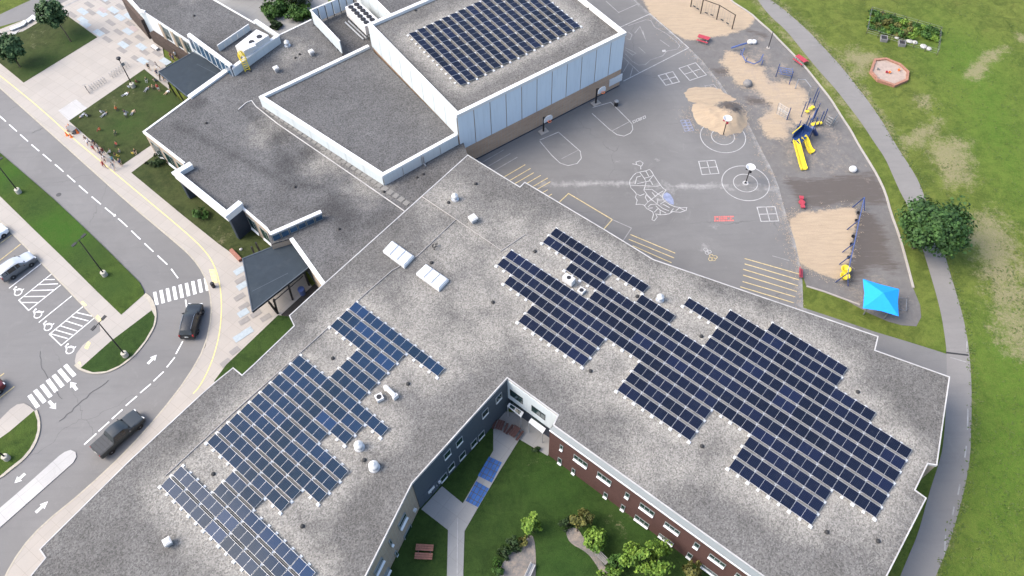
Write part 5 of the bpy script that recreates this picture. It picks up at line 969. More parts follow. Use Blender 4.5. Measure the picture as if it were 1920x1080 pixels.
# =================================================================== VEHICLES
def mk(c, rough=.25, metal=.0, spec=.5): return plain('car_paint', c, rough, metal, spec, var=.04)
TYRE = plain('tyre', (.016, .016, .017), .85); RIM = plain('wheel_rim', (.32, .33, .34), .3, .7); HEADL = plain('headlight', (.6, .62, .63), .15); TAILL = plain('taillight', (.28, .01, .012), .25); CGLASS = plain('car_glass', (.010, .013, .016), .06, spec=.7, var=.1); TRIM = plain('dark_trim', (.02, .02, .022), .6); PLATE = plain('plate', (.5, .52, .5), .5)
def car(px, rear, front, label, paint_, roofpaint=None, kind='suv', L=4.8, W=1.9, Hh=1.72):
    a, b = P(*rear), P(*front); c = P(*px); d = (b - a); rz = math.atan2(d.y, d.x)
    t = empty('pickup_truck' if kind == 'truck' else 'parked_car' if kind != 'suv' else 'suv_car', (c.x, c.y, .012), rz, label=label, cat='pickup truck' if kind == 'truck' else 'car')
    h = L / 2; w = W / 2
    # stations: x, half width, z bottom, z belt, z top, half width top
    if kind == 'truck': S = [(h, .74 * w, .42, .82, .86, .62 * w), (h - .12, .93 * w, .34, .98, 1.02, .8 * w), (h - .9, w, .32, 1.08, 1.13, .86 * w), (h - 1.62, w, .32, 1.12, 1.17, .88 * w), (h - 2.28, w, .32, 1.14, 1.80, .72 * w), (h - 2.8, w, .32, 1.15, 1.88, .74 * w), (h - 3.55, w, .32, 1.15, 1.86, .74 * w), (h - 3.95, w, .32, 1.16, 1.20, .95 * w), (-h + .06, w, .36, 1.16, 1.20, .95 * w), (-h, .96 * w, .45, 1.08, 1.12, .93 * w)]
    else: S = [(h, .70 * w, .40, .74, .78, .58 * w), (h - .14, .92 * w, .30, .90, .94, .78 * w), (h - .55, w, .27, .98, 1.03, .84 * w), (h - 1.22, w, .27, 1.02, 1.08, .86 * w), (h - 1.98, w, .27, 1.05, Hh - .08, .74 * w), (h - 2.5, w, .27, 1.06, Hh, .75 * w), (h - 3.6, w, .27, 1.08, Hh - .02, .74 * w), (h - 4.28, w, .28, 1.10, Hh - .10, .70 * w), (-h + .10, .97 * w, .32, 1.08, 1.16, .82 * w), (-h, .92 * w, .42, .95, 1.0, .80 * w)]
    if kind == 'car': S = [(x, a_, b_, min(c_, .96), d_, e_) for x, a_, b_, c_, d_, e_ in S]
    def ring(s):
        x, wb, zb, zl, zt, wt = s; return [(x, -wb * .90, zb), (x, -wb, zb + .18), (x, -wb * 1.0, (zb + zl) / 2 + .05), (x, -wb * .965, zl), (x, -wt, zt - .05 * (zt - zl > .2)), (x, -wt * .84, zt), (x, 0, zt + .025)]
    rings = [ring(s) for s in S]; rings = [r + [(x, -y, z) for x, y, z in r[-2::-1]] for r in rings]; n = len(rings[0]); m = MB(); vs = [v for r in rings for v in r]; fs = []; mi = []
    for i in range(len(rings) - 1):
        for k in range(n - 1):
            fs.append((i * n + k, i * n + k + 1, (i + 1) * n + k + 1, (i + 1) * n + k)); mi.append(1 if (roofpaint and k in (4, 5, 6, 7) ) else 0)
    fs.append(tuple(range(n))[::-1]); mi.append(0); fs.append(tuple((len(rings) - 1) * n + k for k in range(n))); mi.append(0)
    fs = [f[::-1] for f in fs]
    m.v = vs; m.f = fs; m.m = mi; me_ = m.mesh('body', [paint_, roofpaint or paint_], True); body = put('body', me_, t)
    me_.validate(); 
    bm = bmesh.new(); bm.from_mesh(me_); bmesh.ops.recalc_face_normals(bm, faces=bm.faces); bm.to_mesh(me_); bm.free()
    try: me_.set_sharp_from_angle(angle=RAD(38))
    except Exception: pass
    def glass(name, q, shrink=.86, off=.012):
        c_ = sum((Vector(p) for p in q), Vector()) / len(q); q2 = [c_ + (Vector(p) - c_) * shrink for p in q]; nn = (q2[1] - q2[0]).cross(q2[2] - q2[0]).normalized(); nn = nn if nn.dot(c_ - Vector((0, 0, .6))) > 0 else -nn
        return put(name, MB().poly([p + nn * off for p in q2]).mesh(name, CGLASS), t)
    iw = 3; g0 = rings[iw]; g1 = rings[iw + 1]
    glass('windshield', [g0[4], g0[-5], g1[-5], g1[4]], .9)
    side = range(iw + 1, iw + 3) if kind == 'truck' else range(iw + 1, iw + 4)
    for i in side:
        for sgn in (0, 1):
            k0, k1 = (3, 4) if sgn == 0 else (-4, -5); glass('side_window', [rings[i][k0], rings[i + 1][k0], rings[i + 1][k1], rings[i][k1]], .86)
    i = iw + 3 if kind == 'truck' else iw + 4; glass('rear_window', [rings[i][4], rings[i][-5], rings[i + 1][-5], rings[i + 1][4]], .82)
    for s in (-1, 1):
        for x in (h - .95, -h + 1.05):
            wl = empty('wheel', (x, s * (w - .1), .36)); wl.parent = t
            ty = MB(); ty.lathe((0, 0, 0), [(.22, -.11), (.34, -.12), (.37, -.08), (.37, .08), (.34, .12), (.22, .12)], 16); o = local(ty, 'tyre', TYRE, wl); o.rotation_euler = (pi / 2, 0, 0)
            o = local(MB().lathe((0, 0, 0), [(.22, -.08), (.22, .09), (.06, .125)], 12), 'rim', RIM, wl); o.rotation_euler = (pi / 2 * s * -1, 0, 0)
        local(MB().box((h - .10, s * w * .68, (.80 if kind != 'truck' else .92)), (.16, .38, .13), s * -.25), 'headlight', HEADL, t)
        local(MB().box((-h + .03, s * w * .84, 1.0), (.08, .16, .34)), 'taillight', TAILL, t)
        xm = h - (1.62 if kind != 'truck' else 1.95); local(MB().box((xm, s * (w + .10), 1.14), (.14, .22, .14)), 'wing_mirror', TRIM, t)
        if kind == 'suv': local(MB().tube([(h - 2.15, s * w * .70, Hh + .0), (h - 2.4, s * w * .70, Hh + .06), (h - 3.9, s * w * .69, Hh + .04), (h - 4.15, s * w * .67, Hh - .04)], .025, 5), 'roof_rail', RIM, t)
    local(MB().box((h - .05, 0, .52), (.14, W * .72, .2)), 'front_bumper', TRIM, t); local(MB().box((-h + .02, 0, .50), (.14, W * .86, .2)), 'rear_bumper', TRIM, t); local(MB().box((h - .02, 0, .70), (.06, W * .5, .16)), 'grille', TRIM, t); local(MB().box((-h - .03, 0, .82), (.02, .42, .16)), 'number_plate', PLATE, t)
    if kind == 'truck':
        bc = local(MB().box((-h + .98, 0, 1.215), (1.86, W * .86, .04)), 'tonneau_cover', plain('tonneau', (.035, .038, .042), .6, spec=.3), t)
        for k in range(5): put('cover_rib', MB().box((-h + .12 + k * .43, 0, 1.24), (.05, W * .84, .03)).mesh('cover_rib', TRIM), bc)
    return t
car((363, 607), (353, 640), (371, 573), 'black SUV driving on the drive bend below the crosswalk', mk((.012, .014, .016)), None, 'suv', 4.7, 1.9)
car((228, 818), (192, 847), (263, 784), 'dark grey crew cab pickup truck with a ribbed bed cover', mk((.020, .026, .030), .3), None, 'truck', 5.7, 2.0)
car((37, 505), (8, 525), (66, 485), 'silver topped SUV parked in the accessible stall', mk((.13, .14, .15), .3, .3), mk((.42, .44, .46), .3, .2), 'suv', 4.5, 1.85)
car((-14, 452), (-43, 474), (16, 431), 'white car nosing into the frame at the left edge', mk((.72, .75, .78)), None, 'car', 4.5, 1.8, 1.55)
car((-24, 745), (-52, 768), (6, 722), 'dark red car tail at the left frame edge', mk((.085, .012, .012)), None, 'car', 4.5, 1.8, 1.55)

# =================================================================== STREET LAMPS
def lamp(base, top, label, heads=2, pole=True):
    b = P(*base, .14); d = _R * ((top[0] - 960) / F) - _U * ((top[1] - 540) / F) + _f; k = (b.x * d.x + b.y * d.y) / (d.x ** 2 + d.y ** 2); h = max(4.5, min(8, CAMH + k * d.z))
    t = empty('street_lamp', b, label=label, cat='street lamp', group='lamp posts along drive and plaza')
    local(MB().lathe((0, 0, -.2), [(.36, 0), (.36, .85), (.32, .9)], 14), 'base', M['base'], t); local(MB().tube([(0, 0, .6), (0, 0, h)], [.085, .06], 8), 'pole', M['black'], t)
    a = 1.05
    if heads == 2:
        local(MB().tube([(-.55 * cos(a), -.55 * sin(a), h - .06), (.55 * cos(a), .55 * sin(a), h - .06)], .04, 6), 'arm', M['black'], t)
        for s in (-1, 1): local(MB().box((s * .75 * cos(a), s * .75 * sin(a), h - .03), (.62, .34, .09), a), 'lamp_head', M['black'], t)
    else: local(MB().lathe((0, 0, h - .3), [(.12, 0), (.2, .1), (.34, .3), (.3, .42), (.08, .5)], 12), 'lamp_head', M['black'], t); local(MB().box((.25, -.1, h - 1.0), (.5, .06, .5), .5), 'banner', M['gwood'], t)
    return t
lamp((197, 516), (149, 451), 'twin headed black lamp post in the middle of the grass strip'); lamp((36, 361), (-9, 307), 'black lamp post on the grass strip at the left edge'); lamp((236, 667), (185, 607), 'twin headed black lamp post on the half moon grass island')
lamp((14, 860), (-40, 815), 'black lamp post on the lower left grass island'); lamp((250, 163), (225, 110), 'single headed black lamp post at the edge of the children lawn', 1)

# =================================================================== TREES AND PLANTS
def leaf_cloud(m, c, rad, n, size, flat=.8, hollow=.35, clumps=0, mi=0):
    c = Vector(c); cl = []
    if clumps:
        for _ in range(clumps):
            v = Vector(nrg.normal(size=3)).normalized(); cl.append((Vector((v.x * rad[0], v.y * rad[1], v.z * rad[2])) * rng.uniform(.4, .95), rng.uniform(.16, .42)))
    for i in range(n):
        if clumps:
            o_, s_ = cl[i % clumps]; v = Vector(nrg.normal(size=3)); v = v.normalized() * (rng.random() ** .45); p = o_ + Vector((v.x * rad[0], v.y * rad[1], v.z * rad[2])) * s_
        else:
            v = Vector(nrg.normal(size=3)).normalized() * (hollow + (1 - hollow) * rng.random() ** .5); p = Vector((v.x * rad[0], v.y * rad[1], v.z * rad[2]))
        nn = (p.normalized() * .8 + Vector(nrg.normal(size=3)) * .5 + Vector((0, 0, .35))).normalized(); a = nn.orthogonal().normalized(); b = nn.cross(a); th = rng.random() * 6.28; a, b = a * cos(th) + b * sin(th), b * cos(th) - a * sin(th)
        s = size * rng.uniform(.6, 1.35); q = c + p
        m.add([q - a * s * .5 - b * s * .1, q - b * s * .42, q + a * s * .55, q + b * s * .42], [(0, 1, 2, 3)], mi)
    return m
def tree(name, base, crown_px, zc, rad, label, leaf, n=2600, size=.42, clumps=40, trunk_r=.16, cat='tree', group=None, z0=.1):
    b = P(*base, z0); c = P(*crown_px, zc); t = empty(name, b, label=label, cat=cat, group=group); cl = c - b
    tr = MB().tube([(0, 0, -.1), (cl.x * .1, cl.y * .1, cl.z * .45), (cl.x * .9, cl.y * .9, cl.z * .95)], [trunk_r, trunk_r * .8, trunk_r * .35], 8)
    for k in range(6):
        a = k * 1.05 + rng.random(); s = .55 + .06 * k; o_ = Vector((cl.x * s, cl.y * s, cl.z * s * .95)); tr.tube([o_, o_ + Vector((cos(a) * rad[0] * .35, sin(a) * rad[1] * .35, rad[2] * .25)), o_ + Vector((cos(a) * rad[0] * .7, sin(a) * rad[1] * .7, rad[2] * .35))], [trunk_r * .45, trunk_r * .3, trunk_r * .1], 5)
    local(tr, 'trunk', M['bark'], t); local(leaf_cloud(MB(), cl, rad, n, size, clumps=clumps), 'crown', M[leaf], t); return t
tree('maple_tree', (1713, 464), (1757, 421), 4.6, (3.9, 3.9, 3.2), 'large round dark green tree overhanging the path', 'leaf', 13000, .38, 170, .22)
tree('young_tree', (133, 78), (94, 24), 4.2, (2.1, 2.1, 2.1), 'young tree with slim visible trunk near the plaza corner', 'leaf2', 3000, .42, 60, .1, z0=.15)
tree('young_tree', (38, 126), (18, 88), 3.4, (2.1, 2.1, 2.2), 'bushy young tree at the left edge of the small lawn', 'leaf2', 3000, .42, 60, .1, z0=.15)
for base, cr, zc, r, lf, lb, n in (((991, 1008), (995, 984), 1.9, (1.15, 1.1, 1.2), 'lime', 'bright lime tree, leftmost in the courtyard', 1500), ((1082, 996), (1088, 973), 1.7, (1.25, 1.0, .9), 'olive', 'olive yellow tree at the top of the curved bed', 1100), ((1108, 1030), (1114, 1010), 1.8, (1.2, 1.3, 1.1), 'lime', 'lime tree beside the grey courtyard bench', 1500), ((1208, 1075), (1215, 1050), 2.4, (2.6, 1.9, 1.6), 'lime', 'largest lime tree in the courtyard by the brick wall', 3200),
                                   ((1157, 1066), (1160, 1052), 1.4, (1.0, .9, .9), 'midleaf', 'mid green small tree left of the largest lime tree', 1000), ((1300, 1090), (1300, 1070), 1.6, (1.3, .9, .9), 'olive', 'yellow green tree at the bottom edge near the brick wall', 1100), ((1142, 1092), (1145, 1078), 1.3, (1.2, .8, .8), 'lime', 'low lime tree cut by the bottom edge', 900)):
    tree('court_tree', base, cr, zc, r, lb, lf, n, .27, 22, .07, group='trees in the courtyard', z0=.05)
def shrub(px, rad, label, leaf, n=700, size=.26, z0=.1, group=None, clumps=12):
    b = P(*px, z0); t = empty('shrub', b, label=label, cat='shrub', group=group); local(leaf_cloud(MB(), (0, 0, rad[2] * .7), rad, n, size, clumps=clumps), 'foliage', M[leaf], t); st = MB()
    for k in range(4): st.tube([(0, 0, 0), (cos(k * 1.6) * rad[0] * .4, sin(k * 1.6) * rad[1] * .4, rad[2])], [.05, .02], 4)
    local(st, 'stem', M['bark'], t); return t
shrub((294, 306), (1.7, 1.3, .7), 'dark brown green shrub below the front facade corner', 'dkleaf', 700, .25, .15); shrub((377, 404), (1.2, 1.1, .7), 'round mid green shrub on the dim lawn strip', 'midleaf', 700, .25, .15)
for px, r, lf, lb in (((516, 26), (2.6, 2.2, 1.3), 'midleaf', 'mid green bush, left one in the inner yard'), ((548, 10), (3.2, 2.8, 1.8), 'dkleaf', 'dark bush, top one in the inner yard'), ((563, 32), (2.6, 1.9, 1.3), 'midleaf', 'bush against the white equipment screen'), ((518, 50), (.9, .8, .6), 'dkleaf', 'small bush nearest the blue parapet')): shrub(px, r, lb, lf, 2200, .34, .05, clumps=34)
for px, r, lf, lb in (((962, 1022), (1.0, .9, .8), 'dkleaf', 'dark shrub above the lower left mulch bed'), ((948, 1040), (.9, .8, .6), 'dkleaf', 'dark low shrub at the left of the mulch bed'), ((980, 1015), (.7, .7, .7), 'olive', 'sparse brownish shrub under the leftmost lime tree'), ((935, 1066), (.8, 1.0, .5), 'midleaf', 'low shrub at the bottom edge of the courtyard'), ((1062, 985), (.8, .7, .6), 'dkleaf', 'dark little shrub left of the olive tree'), ((1004, 830 + 14), (.45, .4, .4), 'dkleaf', 'tiny dark shrub at the patio edge')): shrub(px, r, lb, lf, 520, .2, .05)
ORD = ['first', 'second', 'third', 'fourth', 'fifth', 'sixth', 'seventh', 'eighth', 'ninth', 'tenth', 'eleventh', 'twelfth', 'thirteenth', 'fourteenth', 'fifteenth', 'sixteenth']
# =================================================================== PLAYGROUND EQUIPMENT
def hoop_funnel(base, label):
    b = P(*base, .03); t = empty('ball_hoop', b, label=label, cat='ball hoop', group='ball hoops in painted circles'); h = 2.7
    local(MB().tube([(0, 0, 0), (0, 0, h)], .07, 8), 'pole', M['black'], t)
    local(MB().lathe((0, 0, h - .1), [(.14, 0), (.55, .42), (.62, .5), (.56, .5), (.12, .12)], 16), 'funnel', M['hull'], t)
    for k in range(3): a = k * 2.09 + .5; local(MB().box((cos(a) * .38, sin(a) * .38, h - .12), (.26, .26, .26), a), 'chute', M['black'] if base[1] > 300 else M['red'], t)
hoop_funnel((1397.8, 343.2), 'white funnel ball hoop in the middle of the full painted circle'); hoop_funnel((1356, 252.5), 'white funnel ball hoop with red chutes by the chip heap')
def bball(base, label):
    b = P(*base, .02); t = empty('basketball_hoop', b, .55, label=label, cat='basketball hoop', group='basketball hoops at the gym wall'); 
    local(MB().box((0, 0, .06), (1.3, .9, .12)), 'base', M['concrete'], t); local(MB().tube([(0, 0, 0), (0, 0, 2.7), (.5, -.75, 3.2)], .13, 8), 'post', M['black'], t)
    m = MB(); pts = [(-.7, 0), (.7, 0), (.72, .5), (.5, .85), (0, .98), (-.5, .85), (-.72, .5)]; n_ = Vector((.55, -.83, 0)); u_ = Vector((.83, .55, 0)); o_ = Vector((.55, -.85, 2.85)); Rm = Matrix.Rotation(-.55, 3, 'Z')
    f_ = [Rm @ (o_ + u_ * x + Vector((0, 0, z)) - n_ * .0) for x, z in pts]; g_ = [v + Rm @ n_ * .06 for v in f_]; k = len(pts); m.add(f_ + g_, [tuple(range(k))[::-1], tuple(range(k, 2 * k))] + [(i, (i + 1) % k, k + (i + 1) % k, k + i) for i in range(k)]); local(m, 'backboard', M['white'], t)
    c = Rm @ (o_ + n_ * .34 + Vector((0, 0, .18))); local(MB().tube([c + Vector((cos(a) * .23, sin(a) * .23, 0)) for a in np.linspace(0, 2 * pi, 15)], .025, 5, cap=False), 'rim', M['orange'], t)
bball((1019, 247), 'basketball hoop with white fan backboard, nearer the building corner'); bball((1117, 194), 'basketball hoop with white fan backboard, nearer the wall vent')
p = P(1155, 198, .02); t = empty('litter_bin', p, label='small dark bin standing at the basketball key', cat='bin'); local(MB().lathe((0, 0, 0), [(.28, 0), (.32, .8)], 12), 'bin_body', M['black'], t); local(MB().lathe((0, 0, .8), [(.34, 0), (.3, .1), (.1, .16)], 12), 'bin_lid', M['steel'], t)
def picnic(px, rz, mat, label, L=1.8, z=.03, group=None):
    t = empty('picnic_table', P(*px, z), rz, label=label, cat='picnic table', group=group)
    for y in (-.26, 0, .26): local(MB().box((0, y, .74), (L, .24, .04)), 'table_board', M[mat], t)
    for s in (-1, 1):
        local(MB().box((0, s * .66, .44), (L, .25, .04)), 'seat', M[mat], t)
        local(MB().tube([(s * L * .36, -.62, 0), (s * L * .36, -.2, .72)], .04, 5).tube([(s * L * .36, .62, 0), (s * L * .36, .2, .72)], .04, 5).box((s * L * .36, 0, .40), (.06, 1.6, .06)), 'leg_frame', M['steel'], t)
    return t
picnic((1318, 77), -.5, 'red', 'red picnic table beside the painted world map'); picnic((1500, 117), -1.0, 'red', 'red picnic table at the play edging near the path')
picnic((938, 802), 1.2, 'maroon', 'maroon picnic table, left one by the courtyard doors', 1.15, .06); picnic((965, 814), .95, 'maroon', 'maroon picnic table, right one by the courtyard doors', 1.3, .06)
t = empty('slat_bench', P(796, 1037, .03), -.08, label='reddish brown double slat bench on the courtyard grass', cat='bench')
for y in (-.42, .42):
    for k in (-1, 0, 1): local(MB().box((0, y + k * .22, .45), (1.75, .19, .05)), 'slat', M['bench'], t)
local(MB().box((-.6, 0, .22), (.08, 1.3, .44)).box((.6, 0, .22), (.08, 1.3, .44)), 'leg_frame', M['black'], t)
def bench(px, rz, label, L=1.5, mat='gwood'):
    t = empty('garden_bench', P(*px, .05), rz, label=label, cat='bench')
    for k in range(3): local(MB().box((0, -.16 + k * .17, .44), (L, .14, .04)), 'seat_slat', M[mat], t)
    for k in range(2): local(MB().box((0, .28, .62 + k * .17), (L, .04, .13)), 'back_slat', M[mat], t)
    for s in (-1, 1): local(MB().box((s * L * .4, .05, .22), (.07, .5, .44)), 'leg', M['steel'], t)
bench((1127, 1048), -.85, 'grey slatted bench beside the courtyard trees'); bench((994, 1074), 1.1, 'pale weathered bench at the bottom of the mulch bed', 1.6, 'pale')
t = empty('spring_rider', P(1502, 383, .03), 1.45, label='bright pink red see-saw seat at the mulch edge', cat='play seat'); local(MB().lathe((0, 0, .35), [(.1, -.03), (.42, 0), (.42, .08), (.2, .1)], 14), 'seat', M['red'], t); local(MB().box((0, 0, .42), (2.0, .3, .08)).box((.75, 0, .5), (.5, .55, .08)).box((-.75, 0, .5), (.5, .55, .08)), 'beam', M['red'], t); local(MB().tube([(0, 0, 0), (0, 0, .38)], .12, 8), 'spring', M['black'], t)
t = empty('play_bench', P(1500, 516, .02), 1.35, label='short red bench beside the yellow queue lines', cat='bench'); local(MB().box((0, 0, .45), (1.3, .4, .06)), 'seat', M['red'], t); local(MB().box((-.45, 0, .22), (.08, .36, .44)).box((.45, 0, .22), (.08, .36, .44)), 'leg_frame', M['steel'], t); local(MB().box((0, .2, .75), (1.3, .06, .25)), 'backrest', M['red'], t)
# swings at the top
zt = 2.6; t = empty('swing_set', P(1345, 34, .03), label='brown beam swing set standing on fresh wood chips', cat='swing set'); tops = [P(1319, -1, zt), P(1349.5, 10, zt), P(1379, 28, zt)]; first = P(1300, -14, zt)
MB().tube([first] + tops, .07, 6).build('beam', M['bark'], t)
for q in tops + [first]: MB().tube([(q.x, q.y, 0), (q.x, q.y, zt + .05)], .09, 6).build('post', M['bark'], t)
for i in range(3):
    a, b = ([first] + tops)[i], ([first] + tops)[i + 1]
    for s in (.33, .68):
        q = a.lerp(b, s); u_ = (b - a).normalized()
        sw = MB().box((q.x, q.y, .5), (.5, .2, .04), math.atan2(u_.y, u_.x)).build('swing_seat', M['black'], t)
        for k in (-.22, .22): MB().tube([q + u_ * k, Vector((q.x, q.y, .5)) + u_ * k], .014, 4).build('chain', M['steel'], sw)
# blue swings beside the fresh chips
zt = 2.3; tops = [P(*p, zt) for p in ((1621, 370), (1611, 412), (1602.5, 455), (1597, 478), (1590, 512))]
t = empty('swing_set', (tops[2].x, tops[2].y, .03), label='long blue swing frame with yellow bucket seats beside the chip square', cat='swing set'); MB().tube(tops, .06, 6).build('beam', M['blue'], t)
for i, q in enumerate(tops):
    u_ = (tops[-1] - tops[0]).normalized(); n_ = Vector((-u_.y, u_.x, 0))
    for s in ((-1, 1) if i in (0, 4) else (-1,)):
        e_ = q + n_ * s * -1.0 if False else q + n_ * s * .75; MB().tube([q, (e_.x, e_.y, 0)], .07, 6).build('leg', M['blue'] if s > 0 else M['navy'], t)
def bucket(q, u_, mat): 
    sw = MB().lathe((q.x, q.y, .45), [(.12, 0), (.2, .06), (.22, .25), (.18, .25), (.08, .05)], 10).build('swing_seat', M[mat], t)
    for k in (-.25, .25): MB().tube([q + u_ * k, Vector((q.x, q.y, .75)) + u_ * k], .014, 4).build('chain', M['black'], sw)
u_ = (tops[-1] - tops[0]).normalized()
for i, ss in ((0, (.3, .65)), (1, (.35, .7)), (2, (.5,)), (3, (.35, .8))):
    for s in ss: bucket(tops[i].lerp(tops[i + 1], s), u_, 'black' if i < 3 else 'yellow')
for q in ((1586, 505), (1584, 518)):
    c = P(*q, .8); MB().lathe((c.x, c.y, .5), [(.2, 0), (.5, .15), (.6, .45), (.5, .45), (.15, .1)], 12).build('bucket_seat', M['yellow'], t)
# slide tower
t = empty('slide_tower', P(1500, 262, .03), label='navy climbing tower with two yellow slides', cat='play structure')
for x, y in ((1484, 268), (1493, 277), (1500, 262), (1510, 252), (1517, 262), (1507, 246), (1522, 250), (1490, 258)):
    b = P(x, y, 0); MB().tube([(b.x, b.y, 0), (b.x, b.y, 2.7 + .5 * ((x * 7) % 3) / 2)], .07, 6).build('post', M['navy'], t)
zd = 1.45; MB().prism([xy(p) for p in PL([(1486, 258), (1505, 240), (1520, 250), (1500, 270)], zd)], zd - .12, zd, bottom=True).build('deck', M['navy'], t)
for q in ([(1486, 258), (1505, 240)], [(1505, 240), (1520, 250)]): MB().wallstrip(PL(q, zd), .06, zd, zd + .8).build('guard_panel', M['navy'], t)
MB().tube(PL([(1486, 250), (1503, 236)], 3.1), .07, 6).build('arch_rail', M['yellow'], t)
def slide(a, za, b, zb, w, name='slide', bow=.0):
    m = MB(); A, B = P(*a, za), P(*b, zb); u_ = (B - A); u_.z = 0; Ls = u_.length; u_.normalize(); n_ = Vector((-u_.y, u_.x, 0)); N = 9; vs = []
    for i in range(N):
        s = i / (N - 1); z = za + (zb - za) * (s * 1.0 if s < .85 else .85 + (s - .85) * 1.0); c = A.lerp(B, s); c.z = za + (zb - za) * min(1, s * 1.12); c += n_ * bow * sin(s * 6.3)
        for k, (o_, dz) in enumerate(((-w / 2 - .04, .3), (-w / 2, .30), (-w / 2 + .08, .03), (0, 0), (w / 2 - .08, .03), (w / 2, .3), (w / 2 + .04, .3), (w / 2 + .04, -.08), (-w / 2 - .04, -.08))): vs.append(c + n_ * o_ + Vector((0, 0, dz)))
    m.add(vs, [(i * 9 + k, i * 9 + (k + 1) % 9, (i + 1) * 9 + (k + 1) % 9, (i + 1) * 9 + k) for i in range(N - 1) for k in range(9)] + [tuple(range(9)), tuple((N - 1) * 9 + k for k in range(9))[::-1]]); return m.build(name, M['yellow'], t)
slide((1492, 263), zd, (1508, 318), .25, .75); slide((1506, 257), zd, (1524, 286), .25, .7, bow=.12)
MB().tube([P(1530, 252, 0), P(1524, 240, 1.8)], .3, 10).build('tube_climber', M['navy'], t)
# post and panel climbers
def posts(name, lst, label, mat='navy', h=2.4, extra=None):
    c = P(*lst[0], .03); t_ = empty(name, c, label=label, cat='climber')
    for x, y in lst: b = P(x, y, 0); MB().tube([(b.x, b.y, 0), (b.x, b.y, h)], .065, 6).build('post', M[mat], t_)
    if extra: extra(t_)
    return t_
def net(pts_px, z0, z1, mat='steel', k=5):
    def f(t_):
        a, b = [Vector((*xy(P(*p, 0)), 0)) for p in pts_px]
        for i in range(k): s = i / (k - 1); q = a.lerp(b, s); MB().tube([q + Vector((0, 0, z0)), q + Vector((0, 0, z1))], .03, 4).build('rung', M[mat], t_)
        for z in np.linspace(z0, z1, 4): MB().tube([a + Vector((0, 0, z)), b + Vector((0, 0, z))], .03, 4).build('rung', M[mat], t_)
    return f
def rope(t_):
    for q in ([(1455, 214), (1475, 225)], [(1457, 205), (1478, 218)]): net(q, .2, 1.2, 'steel', 5)(t_)
posts('net_climber', [(1475, 225)], 'grey net climber with one dark post on the tan chips', 'navy', 2.3, rope)
posts('stepping_posts', [(1502, 219), (1510, 211), (1526, 198), (1524, 192)], 'row of tall dark posts with yellow steps in the play area', 'navy', 2.7, lambda t_: [MB().lathe((P(x, y, .5).x, P(x, y, .5).y, .4), [(.28, 0), (.28, .1)], 10).build('step', M['yellow'], t_) for x, y in ((1520, 203), (1514, 208), (1524, 200))])
posts('pole_climber', [(1522, 231), (1534, 237), (1541, 232), (1527, 222)], 'group of blue posts with yellow steps by the net wall', 'navy', 2.8, lambda t_: [MB().lathe((P(x, y, .5).x, P(x, y, .5).y, .45), [(.3, 0), (.3, .1)], 10).build('step', M['yellow'], t_) for x, y in ((1525, 233), (1531, 231), (1538, 230))] + [MB().tube([P(1523, 225, .2), P(1531, 206, 1.9)], .1, 6).build('blue_beam', M['blue'], t_)])
posts('net_wall', [(1554, 235), (1563, 243)], 'grey net wall climber near the play edging', 'steel', 1.5, lambda t_: (net([(1546, 232), (1556, 238)], .2, 1.5)(t_), net([(1558, 238), (1566, 226)], .2, 1.3)(t_)))
posts('arch_climber', [(1491, 166)], 'thin grey arch climber bending over the chips', 'steel', 1.6, lambda t_: MB().tube([P(1491, 166, 1.6), P(1497, 149, 1.6), P(1510, 149, 1.8), P(1521, 163, 1.4), P(1516, 180, 0)], .06, 6).build('arch', M['steel'], t_))
posts('blue_net_climber', [(1454.5, 144), (1479.5, 158.5)], 'blue net climber between two dark posts', 'navy', 2.4, lambda t_: [MB().tube([P(1462 + k * 6, 128 + (k % 2) * 6, .5), P(1466 + k * 5, 138 - (k % 2) * 4, 1.2)], .05, 5).build('net_strand', M['blue'], t_) for k in range(5)] + [MB().tube([P(1460, 138 - k * 4, .6), P(1484, 142 - k * 4, .6 + .2 * k)], .05, 5).build('net_strand', M['blue'], t_) for k in range(4)])
posts('curved_balance', [(1388, 103), (1398, 118), (1428, 122)], 'pale blue curved balance climber on the chips', 'blue', 1.0, lambda t_: [MB().tube([P(1396, 90, .7), P(1391, 102, .6), P(1398, 114, .6), P(1414, 120, .6), P(1426, 114, .6), P(1431, 102, .8)], .08, 6).build('curved_rail', M['blue'], t_), MB().tube([P(1371, 90, .5), P(1386, 85, .9), P(1400, 81, .9)], .13, 6).build('beam', M['blue'], t_)])
t = empty('tether_pole', P(1440.5, 90, .03), label='single dark tether pole near the top play edging', cat='pole'); local(MB().tube([(0, 0, 0), (0, 0, 3.0)], .06, 6), 'pole', M['black'], t); local(MB().lathe((0, 0, 0), [(.3, 0), (.28, .08)], 10), 'foot', M['concrete'], t)
for i, (x, y) in enumerate(((1406, 81), (1413, 81))): tag(MB().lathe(xy(P(x, y, .03)) + (.03,), [(.3, 0), (.42, .1), (.44, .35), (.3, .5), (.1, .54)], 12).build('domed_seat', M['hull']), ('left' if i == 0 else 'right') + ' of two white domed stepping seats near the blue beam', 'play seat', 'white domed seats')
tag(MB().lathe(xy(P(1598, 320, .03)) + (.03,), [(.3, 0), (.5, .15), (.52, .4), (.36, .6), (.1, .66)], 14).build('domed_seat', M['hull']), 'single cream domed seat on bare mulch by the edging', 'play seat')
b = P(1401, 159, .05); tag(MB().lathe((b.x, b.y, .03), [(.62, 0), (.7, .3), (.55, .62), (.2, .74)], 9).build('boulder', M['gwood'], smooth=True), 'grey brown boulder in a patch of fresh chips', 'boulder')
